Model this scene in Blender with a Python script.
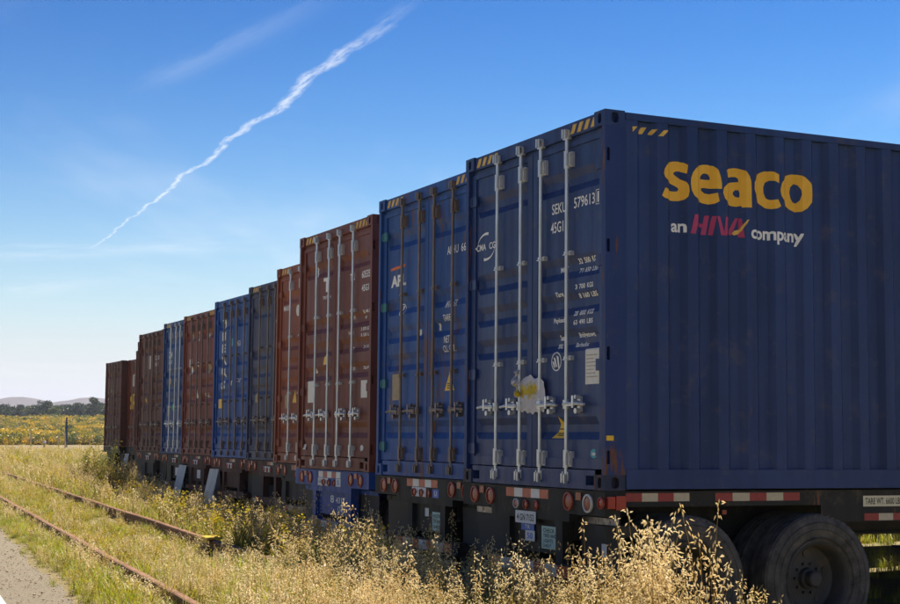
import bpy, bmesh, math, random
import numpy as np
from mathutils import Vector, Matrix, noise as mnoise
rad = math.radians
for o in list(bpy.data.objects): bpy.data.objects.remove(o)
SC = bpy.context.scene
COL = SC.collection

# ------------------------------------------------------------------ camera
cam_d = bpy.data.cameras.new('camera'); cam = bpy.data.objects.new('camera', cam_d); COL.objects.link(cam)
cam.location = (0, 0, 1.67); cam.rotation_euler = (rad(94.99), 0, 0)
cam_d.sensor_width = 36; cam_d.lens = 60.5
cam_d.clip_start = 0.1; cam_d.clip_end = 20000
SC.camera = cam

# ------------------------------------------------------------------ sky and sun
SUN_DIR = Vector((0.706, 0.708, 0)).normalized(); SUN_EL = rad(66)
sun_vec = Vector((SUN_DIR.x*math.cos(SUN_EL), SUN_DIR.y*math.cos(SUN_EL), math.sin(SUN_EL)))
W = bpy.data.worlds.new('World'); SC.world = W; W.use_nodes = True
wt = W.node_tree; wt.nodes.clear()
def wn(t, **k):
    n = wt.nodes.new(t)
    for a, b in k.items(): setattr(n, a, b)
    return n
def wmath(op, a, b=None, c=None):
    n = wn('ShaderNodeMath', operation=op)
    for i, q in enumerate((a, b, c)):
        if q is None: continue
        if isinstance(q, (int, float)): n.inputs[i].default_value = q
        else: wt.links.new(q, n.inputs[i])
    return n.outputs[0]
sky = wn('ShaderNodeTexSky', sky_type='NISHITA'); sky.sun_disc = False
sky.sun_elevation = SUN_EL; sky.sun_rotation = math.atan2(SUN_DIR.x, SUN_DIR.y)
sky.altitude = 0; sky.air_density = 1.0; sky.dust_density = 0.35; sky.ozone_density = 1.5
hsv = wn('ShaderNodeHueSaturation'); hsv.inputs['Hue'].default_value = .480; hsv.inputs['Saturation'].default_value = 1.55; hsv.inputs['Value'].default_value = 1.0
wt.links.new(sky.outputs[0], hsv.inputs['Color'])
# thin ice cloud on a plane high above: a contrail and faint streaks
tc = wn('ShaderNodeTexCoord'); sp = wn('ShaderNodeSeparateXYZ'); wt.links.new(tc.outputs['Generated'], sp.inputs[0])
zz = wmath('MAXIMUM', sp.outputs[2], 0.015)
P = wmath('DIVIDE', sp.outputs[0], zz); Q = wmath('DIVIDE', sp.outputs[1], zz)
pa = wmath('ADD', P, 1.963); qa = wmath('SUBTRACT', Q, 8.19)
along = wmath('ADD', wmath('MULTIPLY', pa, 0.3666), wmath('MULTIPLY', qa, -0.9304))
perp = wmath('ADD', wmath('MULTIPLY', pa, 0.9304), wmath('MULTIPLY', qa, 0.3666))
def wnoise(vec, scale, detail=4, rough=.55):
    n = wn('ShaderNodeTexNoise'); n.inputs['Scale'].default_value = scale; n.inputs['Detail'].default_value = detail
    n.inputs['Roughness'].default_value = rough; wt.links.new(vec, n.inputs['Vector']); return n.outputs['Fac']
def wcomb(x, y, z=0.0):
    n = wn('ShaderNodeCombineXYZ')
    for i, q in enumerate((x, y, z)):
        if isinstance(q, (int, float)): n.inputs[i].default_value = q
        else: wt.links.new(q, n.inputs[i])
    return n.outputs[0]
wob = wmath('MULTIPLY', wmath('SUBTRACT', wnoise(wcomb(along, 3.1), 2.2, 4, .6), .5), 0.13)
pw = wmath('ADD', perp, wob)
width = wmath('ADD', wmath('MULTIPLY', wmath('POWER', wmath('MAXIMUM', along, 0.001), 2.0), 0.0010), 0.009)
fall = wmath('SUBTRACT', 1.0, wmath('POWER', wmath('MINIMUM', wmath('DIVIDE', wmath('ABSOLUTE', pw), width), 1.0), 1.4))
def wramp(v, a, b, c=0.0, d=1.0):
    n = wn('ShaderNodeMapRange', interpolation_type='SMOOTHSTEP'); wt.links.new(v, n.inputs['Value'])
    for i, q in enumerate((a, b, c, d)): n.inputs[i+1].default_value = q
    return n.outputs[0]
ends = wmath('MULTIPLY', wramp(along, 0.0, .35), wramp(along, 5.25, 4.3))
fib = wramp(wnoise(wcomb(wmath('MULTIPLY', along, 2.0), wmath('MULTIPLY', perp, 12.0)), 4.5, 5, .7), .34, .60, .12, 1.0)
trail = wmath('MULTIPLY', wmath('MULTIPLY', fall, ends), fib)
cir = wramp(wnoise(wcomb(wmath('MULTIPLY', P, .55), wmath('MULTIPLY', Q, .16), 4.2), 1.25, 4, .6), .52, .80)
cl = wmath('ADD', wmath('MULTIPLY', trail, .62), wmath('MULTIPLY', cir, .26))
def wisp(p0, p1, w, amt, seed):
    dx, dy = p1[0]-p0[0], p1[1]-p0[1]; ln = math.hypot(dx, dy); dx /= ln; dy /= ln
    a_ = wmath('ADD', wmath('MULTIPLY', wmath('SUBTRACT', P, p0[0]), dx), wmath('MULTIPLY', wmath('SUBTRACT', Q, p0[1]), dy))
    b_ = wmath('ADD', wmath('MULTIPLY', wmath('SUBTRACT', P, p0[0]), -dy), wmath('MULTIPLY', wmath('SUBTRACT', Q, p0[1]), dx))
    n_ = wnoise(wcomb(wmath('MULTIPLY', a_, 1.0/ln), wmath('MULTIPLY', b_, .5/w), seed), 2.6, 4, .62)
    b2 = wmath('ADD', b_, wmath('MULTIPLY', wmath('SUBTRACT', n_, .5), w*1.6))
    f_ = wmath('MULTIPLY', wramp(wmath('ABSOLUTE', b2), w, 0.0), wmath('MULTIPLY', wramp(a_, -.1*ln, .3*ln), wramp(a_, 1.2*ln, .6*ln)))
    return wmath('MULTIPLY', wmath('MULTIPLY', f_, wramp(n_, .30, .68)), amt)
for args in (((-.93, 4.40), (-.28, 3.40), .10, .10, 1.0), ((-2.9, 8.6), (-1.0, 7.9), .50, .24, 3.0), ((-3.4, 11.2), (-2.2, 9.6), .40, .22, 5.0)): cl = wmath('ADD', cl, wisp(*args))
cl = wmath('MINIMUM', cl, .8)
mixc = wn('ShaderNodeMix', data_type='RGBA'); wt.links.new(cl, mixc.inputs[0])
skv = wn('ShaderNodeVectorMath', operation='SCALE'); skv.inputs[3].default_value = .10; wt.links.new(hsv.outputs[0], skv.inputs[0])
gam = wn('ShaderNodeGamma'); gam.inputs[1].default_value = 2.0; wt.links.new(skv.outputs[0], gam.inputs[0])
skw = wn('ShaderNodeVectorMath', operation='SCALE'); skw.inputs[3].default_value = 11.7; wt.links.new(gam.outputs[0], skw.inputs[0]); 
hzm = wn('ShaderNodeMix', data_type='RGBA'); wt.links.new(skw.outputs[0], hzm.inputs[6]); hzm.inputs[7].default_value = (4.85, 4.75, 5.2, 1)   # pale air low down, all round
wt.links.new(wmath('POWER', 2.718, wmath('MULTIPLY', wmath('POWER', wmath('MAXIMUM', wmath('DIVIDE', sp.outputs[2], .115), 0.0), 1.5), -1.0)), hzm.inputs[0]); wt.links.new(hzm.outputs[2], mixc.inputs[6])
mixc.inputs[7].default_value = (6.2, 6.4, 6.7, 1)
bg = wn('ShaderNodeBackground'); bg.inputs['Strength'].default_value = 0.066
wo = wn('ShaderNodeOutputWorld'); wt.links.new(mixc.outputs[2], bg.inputs[0]); wt.links.new(bg.outputs[0], wo.inputs[0])

sl = bpy.data.lights.new('sun', 'SUN'); sl.energy = 5.0; sl.angle = rad(.53); sl.color = (1.0, .93, .82)
so = bpy.data.objects.new('sun', sl); COL.objects.link(so)
so.rotation_euler = sun_vec.to_track_quat('Z', 'Y').to_euler(); so.location = (20, 20, 40)
SC.view_settings.view_transform = 'Standard'; SC.view_settings.look = 'None'
SC.view_settings.exposure = 1.36; SC.view_settings.gamma = 1.0; SC.view_settings.use_curve_mapping = False
SC.render.resolution_x = 1024; SC.render.resolution_y = 687
SC.render.engine = 'CYCLES'

# ------------------------------------------------------------------ materials
MATS = {}
def new_mat(name):
    m = bpy.data.materials.new(name); m.use_nodes = True
    nt = m.node_tree; nt.nodes.clear(); out = nt.nodes.new('ShaderNodeOutputMaterial')
    MATS[name] = m
    return m, nt, out
def nd(nt, t, ins=None, **k):
    n = nt.nodes.new(t)
    for a, b in k.items(): setattr(n, a, b)
    for a, b in (ins or {}).items():
        if hasattr(b, 'is_linked') or isinstance(b, bpy.types.NodeSocket): nt.links.new(b, n.inputs[a])
        else: n.inputs[a].default_value = b
    return n
def c4(c): return (c[0], c[1], c[2], 1.0)
def mixrgb(nt, f, a, b, bt='MIX'):
    n = nd(nt, 'ShaderNodeMix', data_type='RGBA', blend_type=bt)
    for i, q in ((0, f), (6, a), (7, b)):
        if isinstance(q, bpy.types.NodeSocket): nt.links.new(q, n.inputs[i])
        elif i == 0: n.inputs[i].default_value = q
        else: n.inputs[i].default_value = c4(q)
    return n.outputs[2]
def rng(nt, v, a, b, c=0.0, d=1.0):
    n = nd(nt, 'ShaderNodeMapRange'); nt.links.new(v, n.inputs[0])
    for i, q in enumerate((a, b, c, d)): n.inputs[i+1].default_value = q
    return n.outputs[0]
def noise_n(nt, vec, scale, detail=4, rough=.55, stretch=None):
    if stretch:
        mp = nd(nt, 'ShaderNodeMapping', {'Scale': stretch}); nt.links.new(vec, mp.inputs[0]); vec = mp.outputs[0]
    n = nd(nt, 'ShaderNodeTexNoise', {'Scale': scale, 'Detail': detail, 'Roughness': rough}); nt.links.new(vec, n.inputs['Vector'])
    return n.outputs['Fac']
def paint(name, col, rust=.3, fade=.35, rough=.5, dirt=.3, seed=0.0, chalk=None):
    """sprayed steel: faded patches, vertical run-off streaks, rust spots, dust, faint dents"""
    m, nt, out = new_mat(name)
    tcn = nd(nt, 'ShaderNodeTexCoord'); mp = nd(nt, 'ShaderNodeMapping', {'Location': (seed*3.1, seed*1.7, seed)}); nt.links.new(tcn.outputs['Object'], mp.inputs[0])
    v = mp.outputs[0]
    big = noise_n(nt, v, 1.1, 3); st = noise_n(nt, v, 2.2, 5, .65, (4, 4, .16)); fine = noise_n(nt, v, 34, 5, .7)
    chalk = chalk or tuple(min(1, c*1.5+.015) for c in col)
    base = mixrgb(nt, rng(nt, big, .35, .7, 0, fade), col, chalk)
    base = mixrgb(nt, rng(nt, st, .45, .75, 0, dirt), base, tuple(c*.45+.012 for c in col))
    base = mixrgb(nt, rng(nt, noise_n(nt, v, 5.5, 6, .7), .56, .75, 0, dirt*.7), base, (.16, .115, .075))
    rn = nd(nt, 'ShaderNodeMath', {0: noise_n(nt, v, 22.0, 9, .72, (1.6, 1.6, .11)), 1: noise_n(nt, v, 3.2, 4, .6, (1, 1, .35))}, operation='MULTIPLY').outputs[0]
    thr = .44 - .17*rust
    rmask = rng(nt, rn, thr, thr+.035)
    rmask = nd(nt, 'ShaderNodeMath', {0: rmask, 1: 1.0 if rust > .02 else 0.0}, operation='MULTIPLY').outputs[0]
    base = mixrgb(nt, rng(nt, noise_n(nt, v, 60, 4, .6, (1, 1, .5)), .735, .76, 0, .5), base, tuple(min(1, c*2.2+.10) for c in col))
    rcol = mixrgb(nt, fine, (.05, .018, .008), (.21, .078, .03))
    base = mixrgb(nt, rmask, base, rcol)
    b = nd(nt, 'ShaderNodeBsdfPrincipled', {'Roughness': rough, 'Specular IOR Level': .3}); nt.links.new(base, b.inputs['Base Color'])
    nt.links.new(rng(nt, st, .3, .8, rough-.08, rough+.2), b.inputs['Roughness'])
    bump = nd(nt, 'ShaderNodeBump', {'Strength': .45, 'Distance': .016}); nt.links.new(noise_n(nt, v, 3.6, 4, .6), bump.inputs['Height']); nt.links.new(bump.outputs[0], b.inputs['Normal'])
    nt.links.new(b.outputs[0], out.inputs[0])
    return m
def simple(name, col, rough=.6, metal=0.0, var=.25, scale=20.0, col2=None, spec=.5, stretch=None):
    m, nt, out = new_mat(name)
    tcn = nd(nt, 'ShaderNodeTexCoord'); n = noise_n(nt, tcn.outputs['Object'], scale, 5, .65, stretch)
    base = mixrgb(nt, rng(nt, n, .3, .72, 0, 1), col, col2 or tuple(c*(1-var) for c in col))
    b = nd(nt, 'ShaderNodeBsdfPrincipled', {'Roughness': rough, 'Metallic': metal, 'Specular IOR Level': spec}); nt.links.new(base, b.inputs['Base Color'])
    nt.links.new(rng(nt, n, .3, .7, max(.05, rough-.1), min(1, rough+.12)), b.inputs['Roughness'])
    nt.links.new(b.outputs[0], out.inputs[0])
    return m
def leafmat(name, cols, trans=.45, rough=.6):
    """thin leaf: reflects and lets light through; hue differs from plant to plant"""
    m, nt, out = new_mat(name)
    oi = nd(nt, 'ShaderNodeObjectInfo'); geo = nd(nt, 'ShaderNodeNewGeometry')
    n = noise_n(nt, geo.outputs['Position'], .9, 3)
    f = nd(nt, 'ShaderNodeMath', {0: oi.outputs['Random'], 1: rng(nt, n, .25, .75, -.35, .35)}, operation='ADD').outputs[0]
    cr = nd(nt, 'ShaderNodeValToRGB'); nt.links.new(f, cr.inputs[0])
    el = cr.color_ramp.elements
    while len(el) < len(cols): el.new(.5)
    for i, c in enumerate(cols): el[i].position = i/(len(cols)-1); el[i].color = c4(c)
    d = nd(nt, 'ShaderNodeBsdfDiffuse', {'Roughness': rough}); t = nd(nt, 'ShaderNodeBsdfTranslucent')
    g = nd(nt, 'ShaderNodeBsdfGlossy', {'Roughness': .45})
    nt.links.new(cr.outputs[0], d.inputs[0]); nt.links.new(cr.outputs[0], t.inputs[0])
    mx = nd(nt, 'ShaderNodeMixShader', {0: trans}); nt.links.new(d.outputs[0], mx.inputs[1]); nt.links.new(t.outputs[0], mx.inputs[2])
    m2 = nd(nt, 'ShaderNodeMixShader', {0: .04}); nt.links.new(mx.outputs[0], m2.inputs[1]); nt.links.new(g.outputs[0], m2.inputs[2])
    nt.links.new(m2.outputs[0], out.inputs[0])
    return m

# ------------------------------------------------------------------ mesh helpers
class MB:
    def __init__(s): s.v = []; s.f = []; s.m = []
    def add(s, verts, faces, mi=0):
        b = len(s.v); s.v += [tuple(q) for q in verts]; s.f += [tuple(b+i for i in q) for q in faces]; s.m += [mi]*len(faces); return s
    def box(s, x0, x1, y0, y1, z0, z1, mi=0):
        return s.add([(x0,y0,z0),(x1,y0,z0),(x1,y1,z0),(x0,y1,z0),(x0,y0,z1),(x1,y0,z1),(x1,y1,z1),(x0,y1,z1)],
                     [(0,3,2,1),(4,5,6,7),(0,1,5,4),(1,2,6,5),(2,3,7,6),(3,0,4,7)], mi)
    def cyl(s, p0, p1, r0, r1=None, n=10, mi=0, cap=True):
        r1 = r0 if r1 is None else r1
        p0 = Vector(p0); p1 = Vector(p1); a = (p1-p0).normalized()
        e = a.orthogonal().normalized(); g = a.cross(e)
        vs = []
        for p, r in ((p0, r0), (p1, r1)):
            for i in range(n):
                t = 2*math.pi*i/n; vs.append(p+(e*math.cos(t)+g*math.sin(t))*r)
        fs = [(i, (i+1) % n, n+(i+1) % n, n+i) for i in range(n)]
        if cap: fs += [tuple(range(n-1, -1, -1)), tuple(range(n, 2*n))]
        return s.add(vs, fs, mi)
    def lathe(s, prof, c, n=32, mi=0):
        """prof: (radius, y) pairs spun about the y axis through c"""
        vs = []; fs = []; k = len(prof)
        for i in range(n):
            t = 2*math.pi*i/n
            for r, y in prof: vs.append((c[0]+r*math.cos(t), c[1]+y, c[2]+r*math.sin(t)))
        for i in range(n):
            j = (i+1) % n
            for q in range(k-1): fs.append((i*k+q, i*k+q+1, j*k+q+1, j*k+q))
        return s.add(vs, fs, mi)
    def prism(s, poly, fn, depth, mi=0):
        """poly of 2-D points, fn maps (a, b, d) to 3-D"""
        n = len(poly); vs = [fn(a, b, 0) for a, b in poly]+[fn(a, b, depth) for a, b in poly]
        return s.add(vs, [tuple(range(n)), tuple(range(2*n-1, n-1, -1))]+[(i, (i+1) % n, n+(i+1) % n, n+i) for i in range(n)], mi)
    def mesh(s, name, mats, smooth=None):
        me = bpy.data.meshes.new(name); me.from_pydata(s.v, [], s.f)
        for m in mats: me.materials.append(MATS[m] if isinstance(m, str) else m)
        if len(mats) > 1: me.polygons.foreach_set('material_index', s.m)
        if smooth is not None:
            me.polygons.foreach_set('use_smooth', [True]*len(me.polygons)); me.set_sharp_from_angle(angle=rad(smooth))
        me.update(); return me
    def build(s, name, mats, parent=None, smooth=None):
        return link(name, s.mesh(name, mats if isinstance(mats, (list, tuple)) else [mats], smooth), parent)
def fixn(me):
    bm = bmesh.new(); bm.from_mesh(me); bmesh.ops.recalc_face_normals(bm, faces=bm.faces); bm.to_mesh(me); bm.free(); return me
def link(name, me, parent=None):
    o = bpy.data.objects.new(name, me); COL.objects.link(o)
    if parent: o.parent = parent
    return o
def tag(o, label=None, cat=None, group=None, kind=None):
    if label: o['label'] = label
    if cat: o['category'] = cat
    if group: o['group'] = group
    if kind: o['kind'] = kind
    return o
def thing(name, loc, rot, label, cat, group=None):
    o = bpy.data.objects.new(name, None); COL.objects.link(o); o.location = loc; o.rotation_euler = rot
    o.empty_display_size = .3
    return tag(o, label, cat, group)

# ------------------------------------------------------------------ layout
V = Vector((.9051, .4251, 0)); U = Vector((-.4251, .9051, 0)); YAW = math.atan2(V.y, V.x)
TILT = rad(.6); DECK = 1.247
RD = Vector((-.3481, .9375, 0)); RN = Vector((.9375, .3481, 0))      # rails: along, across
def LM(L, M, z=0.0): return Vector((RN.x*L+RD.x*M, RN.y*L+RD.y*M, z))
def toLM(x, y): return x*RN.x+y*RN.y, x*RD.x+y*RD.y
ORIG = [(1.164,11.44),(.254,13.901),(-.908,17.024),(-1.618,20.673),(-2.426,23.533),(-3.449,26.393),(-4.658,29.94),(-5.496,32.113),
        (-6.832,35.888),(-7.479,38.863),(-8.449,43.324),(-9.878,48.999),(-11.146,51.218)]
ORIG = [(a*.992, b*.992) for a, b in ORIG]
def sst(a, b, x):
    t = min(1, max(0, (x-a)/(b-a))); return t*t*(3-2*t)
def gz(x, y):
    L, M = toLM(x, y)
    k = sst(4.0, 4.9, L)*(1-sst(48, 75, M))
    z = .25*(1-k) - .05*sst(60, 90, M)
    if y > 205: z += 4.6*sst(205, 420, y) + 2.0*sst(420, 900, y)
    z += .02*mnoise.noise(Vector((x*.7, y*.7, 3.0)))*(1 if 2.0 < L < 60 else 0)
    return z
def door_L(M):
    pts = DOORS
    if M <= pts[0][1]: return pts[0][0]
    for (l0, m0), (l1, m1) in zip(pts, pts[1:]):
        if m0 <= M <= m1: return l0+(l1-l0)*(M-m0)/max(1e-6, m1-m0)
    return pts[-1][0]+(M-pts[-1][1])*.2
DOORS = sorted([toLM(x+U.x*a, y+U.y*a) for x, y in ORIG for a in (0, 2.438)], key=lambda q: q[1])

# ================================================================== SETTING
# ---- ground
m, nt, out = new_mat('ground_soil')
geo = nd(nt, 'ShaderNodeNewGeometry'); pv = geo.outputs['Position']
n1 = noise_n(nt, pv, .35, 5, .6); n2 = noise_n(nt, pv, 9, 6, .7); n3 = noise_n(nt, pv, .02, 4)
gcol = mixrgb(nt, rng(nt, n1, .35, .65), (.15, .11, .055), (.10, .10, .03))
gcol = mixrgb(nt, rng(nt, n2, .35, .7), gcol, (.22, .17, .095))
gcol = mixrgb(nt, rng(nt, n3, .4, .6, 0, .5), gcol, (.24, .21, .08))
b = nd(nt, 'ShaderNodeBsdfPrincipled', {'Roughness': .95, 'Specular IOR Level': .1}); nt.links.new(gcol, b.inputs[0])
bp = nd(nt, 'ShaderNodeBump', {'Strength': .8, 'Distance': .05}); nt.links.new(n2, bp.inputs['Height']); nt.links.new(bp.outputs[0], b.inputs['Normal'])
nt.links.new(b.outputs[0], out.inputs[0])
def axis(breaks):
    r = []
    for a, b_, n in breaks: r += [a+(b_-a)*i/n for i in range(n)]
    return r+[breaks[-1][1]]
def ground():
    ax = axis([(-3500,-400,12),(-400,-60,20),(-60,-20,40),(-20,20,130),(20,60,20),(60,400,12),(400,3500,12)])
    ay = axis([(-300,-20,8),(-20,4,16),(4,60,180),(60,200,40),(200,900,50),(900,4200,14)])
    g = MB(); nx = len(ax)
    g.v = [(x, y, gz(x, y)) for y in ay for x in ax]
    g.f = [(j*nx+i, j*nx+i+1, (j+1)*nx+i+1, (j+1)*nx+i) for j in range(len(ay)-1) for i in range(nx-1)]; g.m = [0]*len(g.f)
    tag(g.build('ground', 'ground_soil', smooth=180), kind='structure')
ground()
# ---- asphalt road with crumbling shoulder and white edge line
m, nt, out = new_mat('asphalt')
geo = nd(nt, 'ShaderNodeNewGeometry'); pv = geo.outputs['Position']
n1 = noise_n(nt, pv, 28, 6, .8); n2 = noise_n(nt, pv, 1.6, 5, .65)
vor = nd(nt, 'ShaderNodeTexVoronoi', {'Scale': 26.0}); nt.links.new(pv, vor.inputs['Vector'])
c = mixrgb(nt, rng(nt, n1, .3, .7), (.142, .117, .082), (.25, .213, .155)); c = mixrgb(nt, rng(nt, n2, .4, .65, 0, .5), c, (.22, .18, .12))
c = mixrgb(nt, rng(nt, vor.outputs['Distance'], 0, .35, .5, 0), c, (.10, .09, .08))
b = nd(nt, 'ShaderNodeBsdfPrincipled', {'Roughness': .92, 'Specular IOR Level': .2}); nt.links.new(c, b.inputs[0])
bp = nd(nt, 'ShaderNodeBump', {'Strength': 1.0, 'Distance': .03}); nt.links.new(n1, bp.inputs['Height']); nt.links.new(bp.outputs[0], b.inputs['Normal'])
nt.links.new(b.outputs[0], out.inputs[0])
def strip(name, mat, L0, L1, M0, M1, dz, ragged=0.0, step=.25, kind='structure'):
    g = MB(); n = int((M1-M0)/step); rows = []
    for i in range(n+1):
        M = M0+(M1-M0)*i/n
        e = L1+.04 + 1.2*ragged*(mnoise.noise(Vector((M*.8, 1.3, 0)))*1.0+.6*mnoise.noise(Vector((M*3.1, 7.3, 0))))
        for q in range(7):
            L = L0+(e-L0)*q/6; p = LM(L, M); g.v.append((p.x, p.y, .25+dz-(.025 if q == 6 and ragged else 0)))
    for i in range(n):
        for q in range(6): g.f.append((i*7+q, i*7+q+1, (i+1)*7+q+1, (i+1)*7+q))
    g.m = [0]*len(g.f)
    return tag(g.build(name, mat, smooth=60), kind=kind)
strip('asphalt_road', 'asphalt', -6.0, 1.80, -6, 150, .02, .10, .3)
simple('road_paint', (.48, .45, .38), .7, var=.18, scale=60)
strip('edge_line', 'road_paint', .80, .93, -6, 150, .026, 0, 2.0)
# ---- gravel track crossing behind the last trailer
simple('gravel', (.22, .17, .115), .95, scale=.6, col2=(.14, .115, .07), spec=.1)
g = MB(); xs = axis([(-420, 160, 116)]); ys = axis([(128, 196, 18)])
for j, y in enumerate(ys):
    for x in xs:
        yy = y + (3.0*mnoise.noise(Vector((x*.06, j*1.0 if j in (0, len(ys)-1) else 0, 0))) if j in (0, len(ys)-1) else 0)
        g.v.append((x, yy, gz(x, yy)+.02))
nx = len(xs); g.f = [(j*nx+i, j*nx+i+1, (j+1)*nx+i+1, (j+1)*nx+i) for j in range(len(ys)-1) for i in range(nx-1)]; g.m = [0]*len(g.f)
tag(g.build('gravel_track', 'gravel', smooth=180), kind='structure')
# ---- hills
simple('dry_hill', (.105, .082, .080), 1.0, scale=.012, col2=(.065, .053, .052), spec=0)
def hills():
    g = MB(); ax = axis([(-2600, -1050, 60), (-1050, -400, 70), (-400, 2200, 90)]); ay = axis([(2300, 4100, 36)])
    rh = random.Random(5)
    bumps = [(-849,3000,40,260,15),(-763,3000,20,240,4),(-708,3000,42,260,13),(-950,3050,50,260,9),(-610,3050,60,260,10),(-500,3000,50,250,16)]
    bumps += [(x+rh.uniform(-30, 30), 3000+rh.uniform(-60, 80), rh.uniform(40, 90), 260, rh.uniform(6, 18)) for x in list(range(-2400, -1020, 130))+list(range(-380, 2100, 130))]
    for y in ay:
        for x in ax:
            h = 6.0*sst(2300, 2700, y)
            h0 = 50*sst(2400, 3000, y)*(1-sst(3100, 4050, y))
            for bx, by, sx, sy, bh in bumps: h0 += bh*math.exp(-((x-bx)/sx)**2-((y-by)/sy)**2)
            h += h0+1.2*mnoise.noise(Vector((x*.02, y*.02, 2)))
            g.v.append((x, y, h+4.0))
    nx = len(ax); g.f = [(j*nx+i, j*nx+i+1, (j+1)*nx+i+1, (j+1)*nx+i) for j in range(len(ay)-1) for i in range(nx-1)]; g.m = [0]*len(g.f)
    tag(g.build('hills', 'dry_hill', smooth=180), kind='structure')
hills()

# ================================================================== TEXT
simple('white_letters', (.84, .84, .83), .6, var=.12, scale=40)
simple('yellow_letters', (.86, .46, .02), .55, var=.14, scale=9)
simple('magenta_letters', (.46, .035, .13), .55, var=.2, scale=12)
simple('orange_letters', (.75, .16, .03), .6, var=.2)
simple('black_ink', (.02, .02, .02), .6)
simple('hazard_yellow', (.80, .50, .09), .6, var=.35, scale=30)
simple('sticker_white', (.72, .71, .66), .6, var=.12, scale=25)
simple('sticker_tan', (.42, .33, .20), .7, var=.3, scale=25)
simple('sticker_yellow', (.80, .50, .02), .5, var=.15, scale=14)
simple('sticker_teal', (.05, .38, .45), .5, var=.2)
simple('sticker_green', (.03, .42, .16), .5, var=.2)
simple('sticker_blue', (.05, .14, .55), .5, var=.2)
simple('plate_mint', (.45, .62, .56), .6, var=.2, scale=14)
TXT = {}
def text_poly(s, bold=.012, shear=0.0):
    key = (s, bold, shear)
    if key not in TXT:
        cu = bpy.data.curves.new('t', 'FONT'); cu.body = s; cu.offset = bold; cu.shear = shear; cu.resolution_u = 3; cu.fill_mode = 'FRONT'
        o = bpy.data.objects.new('t', cu); COL.objects.link(o)
        bpy.context.view_layer.update()
        me = bpy.data.meshes.new_from_object(o.evaluated_get(bpy.context.evaluated_depsgraph_get()))
        vs = [tuple(q.co[:2]) for q in me.vertices]; fs = [tuple(p.vertices) for p in me.polygons]
        bpy.data.objects.remove(o); bpy.data.curves.remove(cu); bpy.data.meshes.remove(me)
        x0 = min(q[0] for q in vs); x1 = max(q[0] for q in vs); y0 = min(q[1] for q in vs); y1 = max(q[1] for q in vs)
        TXT[key] = ([((a-x0)/(x1-x0), (b-y0)/(y1-y0)) for a, b in vs], fs)
    return TXT[key]
def poly_fill(loops):
    """2-D loops (outer and holes) to a filled mesh"""
    cu = bpy.data.curves.new('t', 'CURVE'); cu.dimensions = '2D'; cu.fill_mode = 'FRONT'; cu.resolution_u = 4
    for lp, sm in loops:
        if sm:
            s_ = cu.splines.new('NURBS'); s_.points.add(len(lp)-1); s_.order_u = 3
            s_.resolution_u = 3
        else: s_ = cu.splines.new('POLY'); s_.points.add(len(lp)-1)
        for p, q in zip(s_.points, lp): p.co = (q[0], q[1], 0, 1)
        s_.use_cyclic_u = True
    o = bpy.data.objects.new('t', cu); COL.objects.link(o); bpy.context.view_layer.update()
    me = bpy.data.meshes.new_from_object(o.evaluated_get(bpy.context.evaluated_depsgraph_get()))
    vs = [tuple(q.co[:2]) for q in me.vertices]; fs = [tuple(p.vertices) for p in me.polygons]
    bpy.data.objects.remove(o); bpy.data.curves.remove(cu); bpy.data.meshes.remove(me)
    return vs, fs
def decal(name, vs, fs, mat, fn, cuts_a=(), cuts_b=(), parent=None):
    """flat shape cut along the fold lines of the surface and laid on it: fn(a, b) gives the point"""
    bm = bmesh.new(); bv = [bm.verts.new((a, b_, 0)) for a, b_ in vs]
    for f in fs:
        try: bm.faces.new([bv[i] for i in f])
        except ValueError: pass
    if not bm.faces: return None
    a0 = min(q[0] for q in vs); a1 = max(q[0] for q in vs); b0 = min(q[1] for q in vs); b1 = max(q[1] for q in vs)
    for ca in cuts_a:
        if a0 < ca < a1: bmesh.ops.bisect_plane(bm, geom=bm.verts[:]+bm.edges[:]+bm.faces[:], plane_co=(ca, 0, 0), plane_no=(1, 0, 0))
    for cb in cuts_b:
        if b0 < cb < b1: bmesh.ops.bisect_plane(bm, geom=bm.verts[:]+bm.edges[:]+bm.faces[:], plane_co=(0, cb, 0), plane_no=(0, 1, 0))
    for q in bm.verts: q.co = fn(q.co.x, q.co.y)
    me = bpy.data.meshes.new(name); bm.to_mesh(me); bm.free(); me.materials.append(MATS[mat])
    return link(name, me, parent)

# ================================================================== CONTAINERS
CL, CW, CH = 12.192, 2.438, 2.896
LEAVES = [(.06, 1.2135), (1.2245, 2.378)]           # right leaf, left leaf (along +y)
FR = .035; PN = .050; PD = .030                      # frame face, panel face, recess depth
RIBS = [2.52, 1.83, 1.54, 1.25, .56]
ZB = sorted([z-d for z in RIBS for d in (0, .06, .12, .18)])
def leaf_y(l): y0, y1 = LEAVES[l]; return [y0+.082, y0+.10, y0+.15, y1-.15, y1-.10, y1-.082]
def door_depth(y, z):
    l = 0 if y < 1.219 else 1
    yy = leaf_y(l)
    if y < yy[0] or y > yy[5] or z < .235 or z > 2.70: return FR
    ky = min(1, max(0, min((y-yy[1])/.05, (yy[4]-y)/.05)))
    kz = 0
    for t in RIBS:
        d = t-z
        if 0 <= d <= .18: kz = min(1, d/.06, (.18-d)/.06)
    return PN + PD*min(ky, kz)
def pt_on_door(a, b): return Vector((door_depth(a, b)-.003, a, b))
YC = [q for l in (0, 1) for q in leaf_y(l)]
PITCH = .278; SIDE0 = .20
def side_prof(x):
    t = ((x-SIDE0) % PITCH)/PITCH
    a, b_, c_, d_ = .34, .50, .84, 1.0
    if t < a: k = 0
    elif t < b_: k = (t-a)/(b_-a)
    elif t < c_: k = 1
    else: k = 1-(t-c_)/(d_-c_)
    return .012+.044*k
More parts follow.
